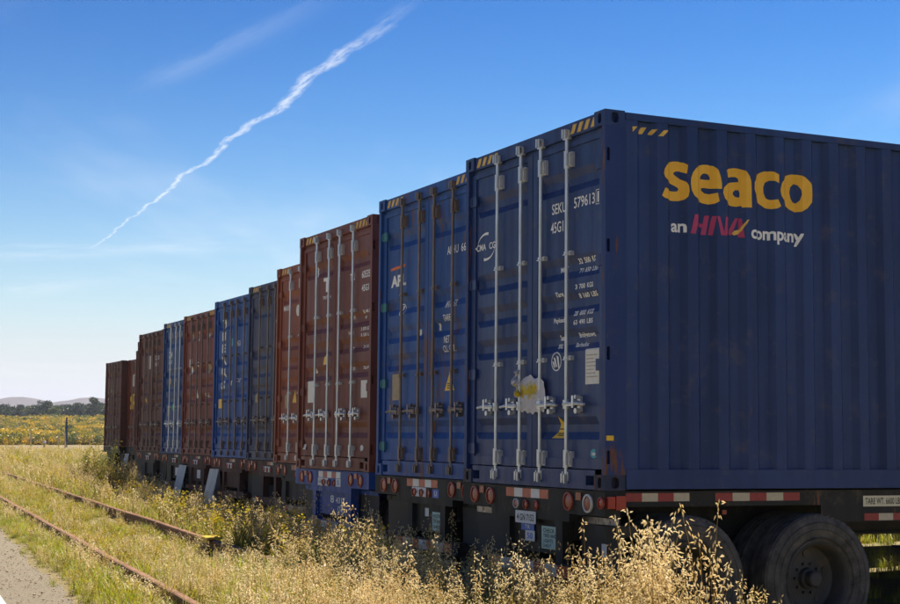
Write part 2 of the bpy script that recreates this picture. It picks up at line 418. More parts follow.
XC = [SIDE0+PITCH*(i+q) for i in range(0, 12) for q in (0, .34, .50, .84)]
def pt_on_side(a, b): return Vector((a, side_prof(a)-.003, b))

def ring_face(mb, c, e1, e2, w, h, a, b_, inn, depth):
    angs = sorted([2*math.pi*i/16 for i in range(16)]+[math.atan2(sy*h, sx*w) % (2*math.pi) for sx in (1, -1) for sy in (1, -1)])
    n = len(angs); o = []; i1 = []; i2 = []
    for t in angs:
        cx, sy = math.cos(t), math.sin(t); k = 1/max(abs(cx)/w, abs(sy)/h)
        o.append(c+e1*cx*k+e2*sy*k)
        q = c+e1*cx*a+e2*math.copysign(abs(sy)**.6, sy)*b_; i1.append(q); i2.append(q+inn*depth)
    vs = o+i1+i2+[c+inn*depth]
    fs = []
    for i in range(n):
        j = (i+1) % n; fs += [(i, j, n+j, n+i), (n+i, n+j, 2*n+j, 2*n+i), (2*n+i, 2*n+j, 3*n)]
    mb.add(vs, fs)
def casting_mesh():
    mb = MB(); X, Y, Zv = Vector((1,0,0)), Vector((0,1,0)), Vector((0,0,1))
    a, b_, c_ = .089, .081, .059
    for s in (1, -1):
        ring_face(mb, X*a*s, Y, Zv, b_, c_, .026, .042, -X*s, .05)
        ring_face(mb, Y*b_*s, X, Zv, a, c_, .034, .042, -Y*s, .05)
    for s in (1, -1):
        mb.add([(-a,-b_,s*c_),(a,-b_,s*c_),(a,b_,s*c_),(-a,b_,s*c_)], [(0,1,2,3)])
    return mb
def pocket_plate(mb, ab, bb, depth_of, fn):
    """blocky relief: cells of a grid at depth 0 or d, with side walls between"""
    na, nb = len(ab)-1, len(bb)-1
    D = [[depth_of(i, j) for j in range(nb)] for i in range(na)]
    for i in range(na):
        for j in range(nb):
            d = D[i][j]
            mb.add([fn(ab[i],bb[j],d), fn(ab[i+1],bb[j],d), fn(ab[i+1],bb[j+1],d), fn(ab[i],bb[j+1],d)], [(0,1,2,3)])
            if i+1 < na and D[i+1][j] != d:
                e = D[i+1][j]; mb.add([fn(ab[i+1],bb[j],d), fn(ab[i+1],bb[j],e), fn(ab[i+1],bb[j+1],e), fn(ab[i+1],bb[j+1],d)], [(0,1,2,3)])
            if j+1 < nb and D[i][j+1] != d:
                e = D[i][j+1]; mb.add([fn(ab[i],bb[j+1],d), fn(ab[i],bb[j+1],e), fn(ab[i+1],bb[j+1],e), fn(ab[i+1],bb[j+1],d)], [(0,1,2,3)])

simple('galvanised', (.74, .76, .78), .34, .45, var=.3, scale=14, col2=(.40, .40, .39), stretch=(1,1,.2))
simple('dull_rod', (.27, .235, .215), .55, .5, scale=14, col2=(.17, .11, .08), stretch=(1,1,.25))
simple('rubber_seal', (.012, .012, .013), .7)
simple('steel_pin', (.33, .33, .33), .45, .8, scale=30, col2=(.18, .13, .10))
SHARED = {}
def container_meshes():
    S = {}
    S['casting'] = fixn(casting_mesh().mesh('corner_casting', []))
    # rear corner post (right one, y from 0): side face with slots
    def post(right):
        mb = MB(); sl = [.55+0*1, 1.12, 1.82, 2.45] if False else [.20, .98, 1.80, 2.50]
        zb = [.118]
        for z in sl: zb += [z, z+.10]
        zb.append(CH-.118); xb = [.004, .016, .045, .185]
        s = 1 if right else -1; y0 = .003 if right else CW-.003
        pocket_plate(mb, xb, zb, lambda i, j: .035 if (i == 1 and j % 2 == 1) else 0.0, lambda a, b_, d: (a, y0+s*d, b_))
        y1 = y0+s*.052; y2 = y0+s*.15
        mb.add([(.004,y0,.118),(.004,y1,.118),(.004,y1,CH-.118),(.004,y0,CH-.118)], [(0,1,2,3)])
        mb.add([(.004,y1,.118),(.070,y1,.118),(.070,y1,CH-.118),(.004,y1,CH-.118)], [(0,1,2,3)])
        mb.add([(.070,y1,.118),(.070,y2,.118),(.070,y2,CH-.118),(.070,y1,CH-.118)], [(0,1,2,3)])
        mb.add([(.185,y0,.118),(.185,y2,.118),(.185,y2,CH-.118),(.185,y0,CH-.118)], [(0,1,2,3)])
        return fixn(mb.mesh('corner_post', []))
    S['postR'] = post(True); S['postL'] = post(False)
    mb = MB()
    for y0, y1 in ((.012, .16), (CW-.16, CW-.012)): pass
    S['front_post'] = MB().box(CL-.17, CL-.01, 0, .15, .118, CH-.118).mesh('corner_post', [])
    # header and sill
    mb = MB(); mb.box(.018, .14, .163, CW-.163, CH-.118, CH-.006); mb.box(.05, .12, .07, CW-.07, CH-.150, CH-.1195); S['header'] = mb.mesh('door_header', [])
    mb = MB(); yb = [.163, .175, .30, CW-.30, CW-.175, CW-.163]; zb = [.004, .035, .108, .150]
    pocket_plate(mb, yb, zb, lambda i, j: .09 if (i in (1, 3) and j == 1) else 0.0, lambda a, b_, d: (.010+d, a, b_))
    mb.add([(.010,.163,.150),(.010,CW-.163,.150),(.15,CW-.163,.150),(.15,.163,.150)], [(0,1,2,3)])
    mb.add([(.010,.163,.004),(.010,CW-.163,.004),(.15,CW-.163,.004),(.15,.163,.004)], [(0,1,2,3)])
    S['sill'] = fixn(mb.mesh('door_sill', []))
    # side rails
    for k, s, yo in (('R', 1, 0), ('L', -1, CW)):
        Y = lambda a: yo+s*a
        def bx(mb, x0, x1, a, b_, z0, z1): mb.box(x0, x1, min(Y(a), Y(b_)), max(Y(a), Y(b_)), z0, z1)
        mb = MB(); bx(mb, .19, CL-.178, .008, .068, CH-.062, CH-.008); S['top'+k] = mb.mesh('top_side_rail', [])
        mb = MB(); bx(mb, .19, CL-.178, .006, .014, .012, .160); bx(mb, .19, CL-.178, .0142, .055, .148, .160); bx(mb, .19, CL-.178, .0142, .055, .012, .020); S['bot'+k] = mb.mesh('bottom_side_rail', [])
        mb = MB(); xs = [.185]+[x for x in [SIDE0+PITCH*(i+q) for i in range(0, 44) for q in (0, .34, .50, .84)] if .19 < x < CL-.175]+[CL-.17]
        for x in xs:
            d = side_prof(x) if .2 <= x < CL-.2 else .014
            mb.v += [(x, Y(d), .161), (x, Y(d), CH-.063)]
        mb.f = [(2*i, 2*i+2, 2*i+3, 2*i+1) for i in range(len(xs)-1)]; mb.m = [0]*len(mb.f)
        S['side'+k] = mb.mesh('side_panel', [])
    mb = MB(); n = 88; xs = [.14+(CL-.30)*i/n for i in range(n+1)]
    for i, x in enumerate(xs):
        z = CH-.014-(.018 if (i//2) % 2 else 0); mb.v += [(x, .03, z), (x, CW-.03, z)]
    mb.f = [(2*i, 2*i+2, 2*i+3, 2*i+1) for i in range(n)]; mb.m = [0]*n; S['roof'] = mb.mesh('roof_panel', [])
    S['front'] = MB().box(CL-.10, CL-.05, .15, CW-.15, .12, CH-.10).mesh('front_wall', [])
    mb = MB(); mb.box(.16, CL-.18, .06, CW-.06, .130, .147)
    for i in range(38): x = .3+i*.305; mb.box(x, x+.045, .056, CW-.056, .018, .129)
    S['under'] = mb.mesh('underframe', [])
    # door leaves
    for l in (0, 1):
        y0, y1 = LEAVES[l]; z0, z1 = .158, 2.742; yy = leaf_y(l)
        mb = MB()
        ys = yy; zs = [.235]+ZB+[2.70]
        for z in zs:
            for y in ys:
                x = PN+(PD if (ys[2]-1e-6 <= y <= ys[3]+1e-6 and any(abs(z-(t-.06)) < 1e-6 or abs(z-(t-.12)) < 1e-6 for t in RIBS)) else 0)
                mb.v.append((x, y, z))
        k = len(ys); mb.f = [(j*k+i, j*k+i+1, (j+1)*k+i+1, (j+1)*k+i) for j in range(len(zs)-1) for i in range(k-1)]; mb.m = [0]*len(mb.f)
        for (a, b_, c_, d_) in ((y0, yy[0], z0, z1), (yy[5], y1, z0, z1), (yy[0], yy[5], z0, .235), (yy[0], yy[5], 2.70, z1)):
            mb.box(FR, FR+.055, a, b_, c_, d_)
        S['leaf%d' % l] = mb.mesh('door', [])
    mb = MB(); mb.box(.055, .075, LEAVES[0][1]+.0003, LEAVES[1][0]-.0003, .16, 2.74)
    for a, b_ in ((.0565, .0598), (2.3782, 2.3815)): mb.box(.045, .06, a, b_, .16, 2.74)
    mb.box(.045, .065, .07, 2.36, 2.743, 2.7455); S['seal'] = mb.mesh('door_seal', [])
    # lock rod: local origin on its axis at z=0
    mb = MB(); X = .012
    mb.cyl((X, 0, .085), (X, 0, 2.80), .0145, n=12)
    for za, zb_ in ((.16, .30), (2.53, 2.67)): mb.cyl((X, 0, za), (X, 0, zb_), .024, n=12)
    for z in (1.02, 1.85): mb.cyl((X, 0, z-.012), (X, 0, z+.012), .021, n=10)
    for z0, z1 in ((.055, .10), (2.785, 2.83)):
        mb.box(X-.022, X+.012, -.030, .030, z0, z1); mb.box(X-.034, X-.006, -.030, -.012, z0-.015, z1+.012); mb.box(X-.034, X-.006, .012, .030, z0-.01, z1+.016)
    S['rod'] = fixn(mb.mesh('lock_rod', []))
    # bearing bracket beside the rod (on the -y side), guides, end keepers
    mb = MB(); mb.box(.022, FR+.02, -.064, -.018, -.060, .060); mb.box(.010, .0215, -.060, -.030, -.050, .050); mb.box(-.008, .0215, -.0295, -.017, -.050, .050)
    for z in (-.035, .035): mb.cyl((.004, -.047, z), (.0105, -.047, z), .008, n=8)
    S['bearing'] = fixn(mb.mesh('bearing_bracket', []))
    mb = MB(); mb.box(.018, PN+.004, -.056, -.015, -.018, .018); mb.cyl((.010, -.042, 0), (.0185, -.042, 0), .008, n=8); mb.box(-.010, .034, -.0148, .022, -.016, -.009)
    S['guide'] = fixn(mb.mesh('rod_guide', []))
    mb = MB(); mb.box(.002, .03, -.046, .046, -.03, -.004); mb.box(.0, .03, -.048, -.034, -.0038, .040); mb.box(.0, .03, .034, .048, -.0038, .040)
    S['keeper'] = fixn(mb.mesh('cam_keeper', []))
    # handle pointing to +y from the rod, hub at origin z
    mb = MB()
    mb.cyl((.012, 0, -.035), (.012, 0, .035), .028, n=10)
    pts = [(-.012, .0, .0), (-.016, .10, .006), (-.014, .22, .004), (-.010, .315, -.004)]
    for p, q, r in zip(pts, pts[1:], (.016, .015, .013)): mb.cyl(p, q, r, r*.92, n=8)
    mb.box(-.026, .0, .02, .16, -.014, .016)
    # catch and retainer
    mb.box(.030, PN+.002, .140, .190, -.060, .060); mb.cyl((-.004, .165, -.052), (.0305, .165, -.052), .022, n=12); mb.cyl((-.004, .165, .056), (.0305, .165, .056), .017, n=12)
    mb.box(-.030, -.022, .152, .178, -.030, .066); mb.box(-.0218, .0298, .152, .178, .018, .030)
    S['handle'] = fixn(mb.mesh('handle', []))
    # hinge at the outer edge of a leaf: blade toward +y
    mb = MB(); mb.box(.022, FR+.01, 0, .115, -.045, .045); mb.box(.016, .034, -.034, .03, -.032, .032); mb.cyl((.026, -.022, -.06), (.026, -.022, .06), .017, n=10)
    S['hinge'] = fixn(mb.mesh('hinge', []))
    return S
S = container_meshes()
def with_mat(me, mat, key=None):
    k = (me.name if key is None else key, mat)
    if k not in SHARED:
        c_ = me.copy(); c_.materials.clear(); c_.materials.append(MATS[mat]); SHARED[k] = c_
    return SHARED[k]
def put(name, me, mat, parent, loc=(0,0,0), rz=0.0, mirror=False):
    o = link(name, with_mat(me, mat), parent); o.location = loc
    if rz: o.rotation_euler = (0, 0, rz)
    if mirror: o.scale = (1, -1, 1)
    return o
GROUP_C = 'freight containers on the parked trailers'
ROD_Y = [1.219-.61, 1.219-.175, 1.219+.175, 1.219+.61]
def make_container(i, label, paint_mat, rod='galvanised', hinge=None, post=None, stripes=True, full=True):
    x, y = ORIG[i]; hinge = hinge or paint_mat; post = post or paint_mat
    r = thing('shipping_container', (x, y, DECK), (0, TILT, YAW), label, 'container', GROUP_C)
    for cx in (.089, CL-.089):
        for cy in (.081, CW-.081):
            for cz in (.059, CH-.059): put('corner_casting', S['casting'], paint_mat if cz > 1 or post == paint_mat else 'rusty_casting', r, (cx, cy, cz))
    put('corner_post', S['postR'], post, r); put('corner_post', S['postL'], post, r)
    put('corner_post', S['front_post'], paint_mat, r); put('corner_post', S['front_post'], paint_mat, r, (0, CW-.15, 0))
    put('door_header', S['header'], paint_mat, r); put('door_sill', S['sill'], paint_mat, r)
    put('door_seal', S['seal'], 'rubber_seal', r)
    for k in 'RL':
        put('top_side_rail', S['top'+k], paint_mat, r); put('bottom_side_rail', S['bot'+k], paint_mat, r)
    sp_ = put('side_panel', S['sideR'], paint_mat, r); put('side_panel', S['sideL'], paint_mat, r)
    put('roof_panel', S['roof'], paint_mat, r); put('front_wall', S['front'], paint_mat, r); put('underframe', S['under'], paint_mat, r)
    doors = []
    for l in (0, 1):
        d = put('door', S['leaf%d' % l], paint_mat, r); doors.append(d)
        for q in (2*l, 2*l+1):
            put('lock_rod', S['rod'], rod, d, (0, ROD_Y[q], 0)); [put('bearing_bracket', S['bearing'], rod, d, (0, ROD_Y[q], z)) for z in (.23, 2.60)]
            for z in (1.02, 1.85): put('rod_guide', S['guide'], rod, d, (0, ROD_Y[q], z))
            for z in (.09, 2.795): put('cam_keeper', S['keeper'], rod, d, (0, ROD_Y[q], z))
            put('handle', S['handle'], rod, d, (0, ROD_Y[q], .655), mirror=(l == 0))
        for z in (.30, .95, 1.75, 2.50):
            if l == 0: put('hinge', S['hinge'], hinge, d, (0, LEAVES[0][0], z))
            else: put('hinge', S['hinge'], hinge, d, (0, LEAVES[1][1], z), mirror=True)
    if stripes:
        for a0, sg in ((.19, 1), (CW-.19, -1)):
            for q in range(4):
                yb = a0+sg*q*.105; w = .055*sg; z0, z1 = CH-.100, CH-.028
                mb = MB(); mb.prism([(yb, z0), (yb+w, z0), (yb+w-.045, z1), (yb-.045, z1)], lambda a, b_, d: (.0155+d, a, b_), .002)
                fixn_o = mb.build('hazard_stripe', 'hazard_yellow', r)
    return r, doors, sp_
def letter(doors, txt, yl, zb, yr, zt, mat='white_letters', bold=.014, shear=0.0, name='lettering'):
    """yl..yr: left and right edge on the door (y falls to the right)"""
    vs, fs = text_poly(txt, bold, shear)
    vs = [(yl-(yl-yr)*a, zb+(zt-zb)*b_) for a, b_ in vs]
    decal(name, vs, fs, mat, pt_on_door, YC, ZB, doors[0 if (yl+yr)/2 < 1.219 else 1])
def patch(doors, poly, mat, name='sticker'):
    return decal(name, list(poly), [tuple(range(len(poly)))], mat, pt_on_door, YC, ZB, doors[0 if sum(p[0] for p in poly)/len(poly) < 1.219 else 1])
def rect(yl, zb, yr, zt): return [(yl, zb), (yr, zb), (yr, zt), (yl, zt)]
def disc(cy, cz, ry, rz_, n=20): return [(cy+ry*math.cos(2*math.pi*i/n), cz+rz_*math.sin(2*math.pi*i/n)) for i in range(n)]
def lift(o, d):
    o.location = (-d, 0, 0); return o
def weights(doors, sh, rows, mat='white_letters', bold=.02):
    for t, yl, zb, yr, zt in rows:
        ws = t.split(); tot = len(' '.join(ws)); k = 0
        for w in ws:
            a = yl+(yr-yl)*k/tot; b_ = yl+(yr-yl)*(k+len(w))/tot; k += len(w)+1
            letter(doors, w, a+sh, zb, b_+sh, zt, mat, bold)

paint('navy_paint', (.009, .029, .118), rust=.24, fade=.55, rough=.42, dirt=.50, seed=1)
paint('navy_post', (.008, .028, .125), rust=.86, fade=.35, rough=.5, dirt=.35, seed=2)
paint('rusty_casting', (.016, .026, .060), rust=.95, fade=.35, rough=.6, dirt=.9, seed=14)
paint('blue_paint', (.010, .062, .250), rust=.8, fade=.5, rough=.5, dirt=.85, seed=3)
paint('teal_hinge', (.03, .16, .19), rust=.3, seed=3)
paint('brown_paint', (.140, .037, .022), rust=.45, fade=.5, rough=.5, dirt=.35, seed=4)
paint('orange_brown_paint', (.215, .057, .026), rust=.3, fade=.4, rough=.55, dirt=.3, seed=5)
paint('slate_paint', (.040, .050, .100), rust=.3, fade=.4, rough=.55, dirt=.4, seed=6)
paint('bright_blue_paint', (.008, .062, .260), rust=.4, fade=.35, rough=.5, dirt=.5, seed=7)
paint('red_brown_paint', (.170, .042, .027), rust=.35, fade=.4, rough=.55, dirt=.35, seed=8)
paint('deep_blue_paint', (.011, .048, .175), rust=.35, fade=.4, rough=.5, dirt=.5, seed=9)
paint('dark_brown_paint', (.098, .032, .023), rust=.4, fade=.4, rough=.6, dirt=.4, seed=10)
paint('maroon_paint', (.090, .029, .022), rust=.4, fade=.4, rough=.6, dirt=.4, seed=11)
paint('oxide_paint', (.120, .037, .024), rust=.4, fade=.4, rough=.6, dirt=.4, seed=12)

# ---- 1: the navy one with the side lettering
r1, d1, side1 = make_container(0, 'navy container with big yellow and white lettering on its long corrugated side', 'navy_paint', hinge='navy_paint', post='navy_post')
SH = .08
weights(d1, SH, [('SEKU', .831, 2.197, .598, 2.283), ('579613', .473, 2.202, .150, 2.290), ('1', .112, 2.206, .088, 2.290), ('45G1', .85, 2.044, .645, 2.133)], bold=.01)
for q in (rect(.135+SH, 2.190, .130+SH, 2.306), rect(.070+SH, 2.190, .065+SH, 2.306), rect(.130+SH, 2.301, .070+SH, 2.306), rect(.130+SH, 2.190, .070+SH, 2.195)): patch(d1, q, 'white_letters', 'check_digit_box')
weights(d1, SH, [('MGT', .731, 1.715, .604, 1.758), ('32 500  KGS', .439, 1.758, .138, 1.801), ('71 650  LBS', .425, 1.685, .138, 1.722), ('Tare', .775, 1.519, .643, 1.558),
    ('3 700  KGS', .451, 1.557, .174, 1.596), ('8 160  LBS', .416, 1.486, .138, 1.524), ('Payload', .79, 1.300, .618, 1.348), ('28 800  KGS', .473, 1.350, .174, 1.388),
    ('63 490  LBS', .479, 1.279, .179, 1.317), ('Seaco', .731, 1.168, .618, 1.212), ('SRL', .76, 1.105, .677, 1.141), ('Bridgetown,', .428, 1.165, .179, 1.215), ('Barbados', .473, 1.103, .276, 1.139)])
weights(d1, SH, [('CMA CGM', 2.217, 2.045, 1.785, 2.105)])
def arc(cy, cz, ry, rz_, a0, a1, w0, w1, n=14):
    o_ = []; i_ = []
    for k in range(n+1):
        t = k/n; a = rad(a0+(a1-a0)*t); w = (w0+(w1-w0)*t)
        o_.append((cy-(ry+w)*math.cos(a), cz+(rz_+w)*math.sin(a))); i_.append((cy-(ry-w)*math.cos(a), cz+(rz_-w)*math.sin(a)))
    return o_+i_[::-1]
for q in (arc(2.03+SH, 2.075, .17, .115, 165, 75, .002, .013), arc(2.03+SH, 2.075, .17, .115, -15, -105, .002, .013)):
    vs, fs = poly_fill([(q, False)]); decal('logo_arc', vs, fs, 'white_letters', pt_on_door, YC, ZB, d1[1])
patch(d1, rect(.292+SH, .806, .085+SH, 1.081), 'sticker_white', 'plate')
for k in range(7): lift(patch(d1, rect(.275+SH, .86+k*.028, .105+SH+.03*(k % 3), .866+k*.028), 'sticker_tan', 'print'), .002)
vs, fs = poly_fill([(disc(.752+SH, 1.003, .082, .077), False), (disc(.752+SH, 1.003, .073, .068), False)]); decal('emblem_ring', vs, fs, 'white_letters', pt_on_door, YC, ZB, d1[0])
for k, (a, b_, c_, d_) in enumerate(((.70, .95, .73, 1.05), (.74, .96, .78, 1.04), (.77, .955, .80, 1.01))):
    patch(d1, [(a+SH, b_), (a+SH+.02, b_), (c_+SH+.02, d_), (c_+SH-.012, d_-.01)], 'white_letters', 'emblem_mark')
tri = [(.834+SH, .391), (.62+SH, .391), (.628+SH, .45), (.665+SH, .52), (.716+SH, .566), (.722+SH, .50), (.765+SH, .435)]
vs, fs = poly_fill([(tri, False)]); decal('warning_sticker', vs, fs, 'sticker_yellow', pt_on_door, YC, ZB, d1[0])
for z in (.41, .425, .46): lift(patch(d1, rect(.75+SH, z, .66+SH, z+.008), 'black_ink', 'print'), .003)
patch(d1, disc(.163+SH, .275, .05, .036), 'sticker_teal', 'round_sticker'); lift(patch(d1, disc(.163+SH, .272, .028, .012), 'sticker_white', 'print'), .002)
MB().box(.012, .075, -.002, .002, .375, .412).build('sticker', 'sticker_yellow', r1)

SEACO = {
 's':[(0.76,2.526),(0.733,2.546),(0.698,2.555),(0.649,2.552),(0.605,2.541),(0.565,2.513),(0.542,2.477),(0.536,2.444),(0.548,2.415),(0.579,2.391),(0.623,2.373),(0.667,2.358),(0.692,2.345),(0.696,2.33),(0.683,2.318),(0.653,2.314),(0.614,2.316),(0.579,2.325),(0.55,2.334),(0.517,2.268),(0.543,2.252),(0.587,2.244),(0.64,2.24),(0.693,2.242),(0.738,2.255),(0.763,2.283),(0.773,2.325),(0.766,2.366),(0.747,2.394),(0.715,2.414),(0.68,2.433),(0.653,2.45),(0.651,2.464),(0.671,2.475),(0.702,2.478),(0.733,2.467),(0.751,2.458)],
 'e':[(0.926,2.55),(0.971,2.553),(1.012,2.544),(1.048,2.509),(1.066,2.465),(1.078,2.41),(1.078,2.364),(1.034,2.362),(0.98,2.364),(0.935,2.366),(0.906,2.36),(0.912,2.34),(0.939,2.323),(0.98,2.319),(1.021,2.326),(1.039,2.331),(1.045,2.301),(1.055,2.264),(1.016,2.243),(0.971,2.237),(0.917,2.243),(0.863,2.261),(0.818,2.291),(0.793,2.331),(0.785,2.378),(0.787,2.427),(0.805,2.473),(0.836,2.51),(0.876,2.536)],
 'eh':[(0.899,2.433),(0.906,2.46),(0.926,2.478),(0.948,2.483),(0.975,2.477),(0.991,2.455),(0.991,2.434),(0.948,2.431)],
 'a':[(1.121,2.514),(1.165,2.537),(1.219,2.549),(1.267,2.548),(1.315,2.526),(1.347,2.489),(1.361,2.446),(1.363,2.384),(1.363,2.314),(1.365,2.236),(1.288,2.233),(1.28,2.248),(1.245,2.239),(1.197,2.24),(1.15,2.254),(1.107,2.29),(1.088,2.336),(1.097,2.376),(1.134,2.41),(1.187,2.429),(1.267,2.44),(1.263,2.465),(1.24,2.478),(1.197,2.475),(1.15,2.462),(1.142,2.49)],
 'ah':[(1.267,2.375),(1.235,2.373),(1.213,2.355),(1.211,2.337),(1.229,2.319),(1.256,2.314),(1.272,2.317),(1.274,2.347)],
 'c':[(1.635,2.526),(1.635,2.455),(1.596,2.47),(1.558,2.473),(1.525,2.455),(1.509,2.418),(1.511,2.37),(1.531,2.331),(1.564,2.314),(1.596,2.318),(1.624,2.323),(1.653,2.269),(1.618,2.249),(1.574,2.241),(1.52,2.25),(1.46,2.281),(1.412,2.335),(1.392,2.387),(1.395,2.444),(1.422,2.495),(1.471,2.53),(1.52,2.548),(1.574,2.548)],
 'o':[(1.784,2.545),(1.833,2.546),(1.895,2.526),(1.951,2.485),(1.979,2.438),(1.984,2.38),(1.962,2.324),(1.917,2.271),(1.861,2.24),(1.817,2.237),(1.756,2.259),(1.695,2.304),(1.657,2.354),(1.646,2.398),(1.662,2.457),(1.701,2.505),(1.739,2.531)],
 'oh':[(1.811,2.469),(1.839,2.458),(1.861,2.419),(1.864,2.379),(1.852,2.333),(1.828,2.309),(1.8,2.316),(1.778,2.346),(1.767,2.394),(1.778,2.44)]}
for ltr in 'seaco':
    loops = [(SEACO[ltr], False)]+([(SEACO[ltr+'h'], False)] if ltr+'h' in SEACO else [])
    vs, fs = poly_fill(loops); decal('letter', vs, fs, 'yellow_letters', pt_on_side, XC, (), side1)
HNA = [[(.822,2.144),(.87,2.144),(.826,1.989),(.778,1.99)],[(.858,2.08),(.93,2.079),(.925,2.049),(.848,2.051)],[(.938,2.145),(.985,2.15),(.95,1.992),(.902,1.992)],
 [(1.003,2.144),(1.030,2.144),(1.006,1.993),(.972,1.994)],[(1.031,2.144),(1.058,2.142),(1.104,1.995),(1.066,1.994)],[(1.112,2.144),(1.156,2.145),(1.122,1.993),(1.1045,1.996),(1.0985,2.02)],
 [(1.233,2.148),(1.262,2.146),(1.196,2.008),(1.144,2.007)],[(1.263,2.146),(1.284,2.146),(1.302,1.99),(1.256,1.997)]]
for q in HNA: decal('letter', q, [tuple(range(len(q)))], 'magenta_letters', pt_on_side, XC, (), side1)
sw = [(1.338,2.138),(1.316,2.133),(1.29,2.094),(1.266,2.056),(1.219,2.044),(1.196,2.02),(1.216,2.007),(1.256,2.018),(1.281,2.044),(1.305,2.089)]
vs, fs = poly_fill([(sw, False)]); o = decal('swoosh', vs, fs, 'hazard_yellow', pt_on_side, XC, (), side1); o.location = (0, -.003, 0)
for t, x0, z0, x1, z1 in (('an', .627, 1.995, .749, 2.066), ('company', 1.356, 1.955, 1.878, 2.062)):
    vs, fs = text_poly(t, .028); decal('lettering', [(x0+(x1-x0)*a, z0+(z1-z0)*b_) for a, b_ in vs], fs, 'white_letters', pt_on_side, XC, (), side1)
for q in ([(.250,2.783),(.297,2.788),(.252,2.741)],[(.357,2.794),(.405,2.798),(.365,2.741),(.31,2.738)],[(.447,2.785),(.48,2.784),(.445,2.738),(.412,2.744)],[(.536,2.781),(.587,2.788),(.531,2.733),(.483,2.73)]):
    decal('hazard_stripe', q, [tuple(range(len(q)))], 'hazard_yellow', pt_on_side, XC, (), side1)

# ---- 2: blue, rusty lock rods
r, d2, _ = make_container(1, 'scuffed mid blue container with dull rusty lock rods and teal hinges', 'blue_paint', rod='dull_rod', hinge='teal_hinge')
weights(d2, SH, [('APHU', .723, 2.15, .472, 2.229), ('660351', .41, 2.15, .10, 2.229), ('MAX. GR.', .763, 1.64, .50, 1.71), ('TARE', .808, 1.512, .639, 1.575), ('NET', .779, 1.30, .654, 1.371), ('CU. CAP.', .802, 1.211, .53, 1.275)], bold=.01)
letter(d2, 'APL', 2.106+SH, 1.949, 1.715+SH, 2.07, bold=.05)
patch(d2, [(2.12+SH, 2.125), (1.74+SH, 2.140), (1.72+SH, 2.170), (2.0+SH, 2.160), (2.12+SH, 2.150)], 'orange_letters', 'logo_bar')
vs, fs = poly_fill([(disc(1.84+SH, 1.70, .08, .064), False), (disc(1.84+SH, 1.70, .068, .053), False)]); decal('emblem_ring', vs, fs, 'white_letters', pt_on_door, YC, ZB, d2[1])
patch(d2, [(1.87+SH, 1.66), (1.85+SH, 1.66), (1.80+SH, 1.74), (1.84+SH, 1.74)], 'white_letters', 'emblem_mark')
patch(d2, [(.756+SH, .838), (.53+SH, .838), (.642+SH, 1.012)], 'sticker_yellow', 'warning_sticker')
for z in (.86, .88, .90): lift(patch(d2, rect(.69+SH, z, .60+SH, z+.009), 'black_ink', 'print'), .003)
patch(d2, rect(2.042+SH, .772, 1.831+SH, 1.04), 'sticker_tan', 'plate'); patch(d2, rect(1.03, 1.43, .985, 1.50), 'sticker_white', 'sticker'); patch(d2, rect(1.50, 1.41, 1.45, 1.47), 'sticker_white', 'sticker')
# ---- 3: brown
r, d3, _ = make_container(2, 'brown red container above the bright blue trailer frame, white lettering on doors', 'brown_paint')
weights(d3, SH, [('TRIU', .70, 2.207, .545, 2.29), ('605355', .332, 2.205, .03, 2.292), ('45G1', .332, 2.053, .11, 2.13), ('30 480 KG', .291, 1.798, .035, 1.838), ('67 200 LB', .281, 1.74, .03, 1.772), ('MAX.WT.', .735, 1.752, .56, 1.79),
   ('3 870 KG', .332, 1.60, .089, 1.640), ('8 530 LB', .332, 1.535, .06, 1.572), ('TARE', .735, 1.575, .56, 1.61), ('26 610 KG', .32, 1.40, .05, 1.44), ('NET', .735, 1.39, .60, 1.43), ('76.4 CU.M', .32, 1.16, .03, 1.20), ('CU.CAP.', .735, 1.16, .56, 1.20)], bold=.02)
letter(d3, 'T', 1.59+SH, 2.146, 1.36+SH, 2.322, bold=.05); letter(d3, 'TRITON', 1.61+SH, 2.06, 1.33+SH, 2.10, bold=.02); letter(d3, 'R', 1.93+SH, 2.355, 1.80+SH, 2.50, bold=.04)
patch(d3, [(1.56+SH, 1.264), (1.40+SH, 1.264), (1.39+SH, 1.34), (1.44+SH, 1.42), (1.52+SH, 1.35)], 'sticker_yellow', 'warning_sticker')
for q in (rect(2.09+SH, .811, 1.89+SH, 1.079), rect(.312+SH, .835, .125+SH, 1.034), rect(2.20+SH, .234, 2.10+SH, .298), rect(1.99, 1.17, 1.90, 1.24)): patch(d3, q, 'sticker_white', 'plate')
patch(d3, disc(.26+SH, .265, .05, .036), 'sticker_white', 'round_sticker')
# ---- 4: orange brown
r, d4, _ = make_container(3, 'orange brown container behind the corner of the one over the blue trailer', 'orange_brown_paint')
letter(d4, 'MAXU', 2.135+SH, 2.246, 1.83+SH, 2.324, bold=.02); patch(d4, disc(1.50+SH, 2.22, .085, .085), 'sticker_white', 'emblem')
patch(d4, [(1.68+SH, .878), (1.50+SH, .878), (1.56+SH, 1.064)], 'sticker_yellow', 'warning_sticker'); patch(d4, rect(2.0+SH, .80, 1.88+SH, 1.0), 'sticker_tan', 'plate')
# ---- 5: slate
r, d5, _ = make_container(4, 'slate grey blue container with ochre lock rods', 'slate_paint', rod='dull_rod')
letter(d5, 'GATU', 1.10, 2.2, .85, 2.28, bold=.02); patch(d5, rect(2.1, .95, 1.95, 1.10), 'sticker_tan', 'plate')
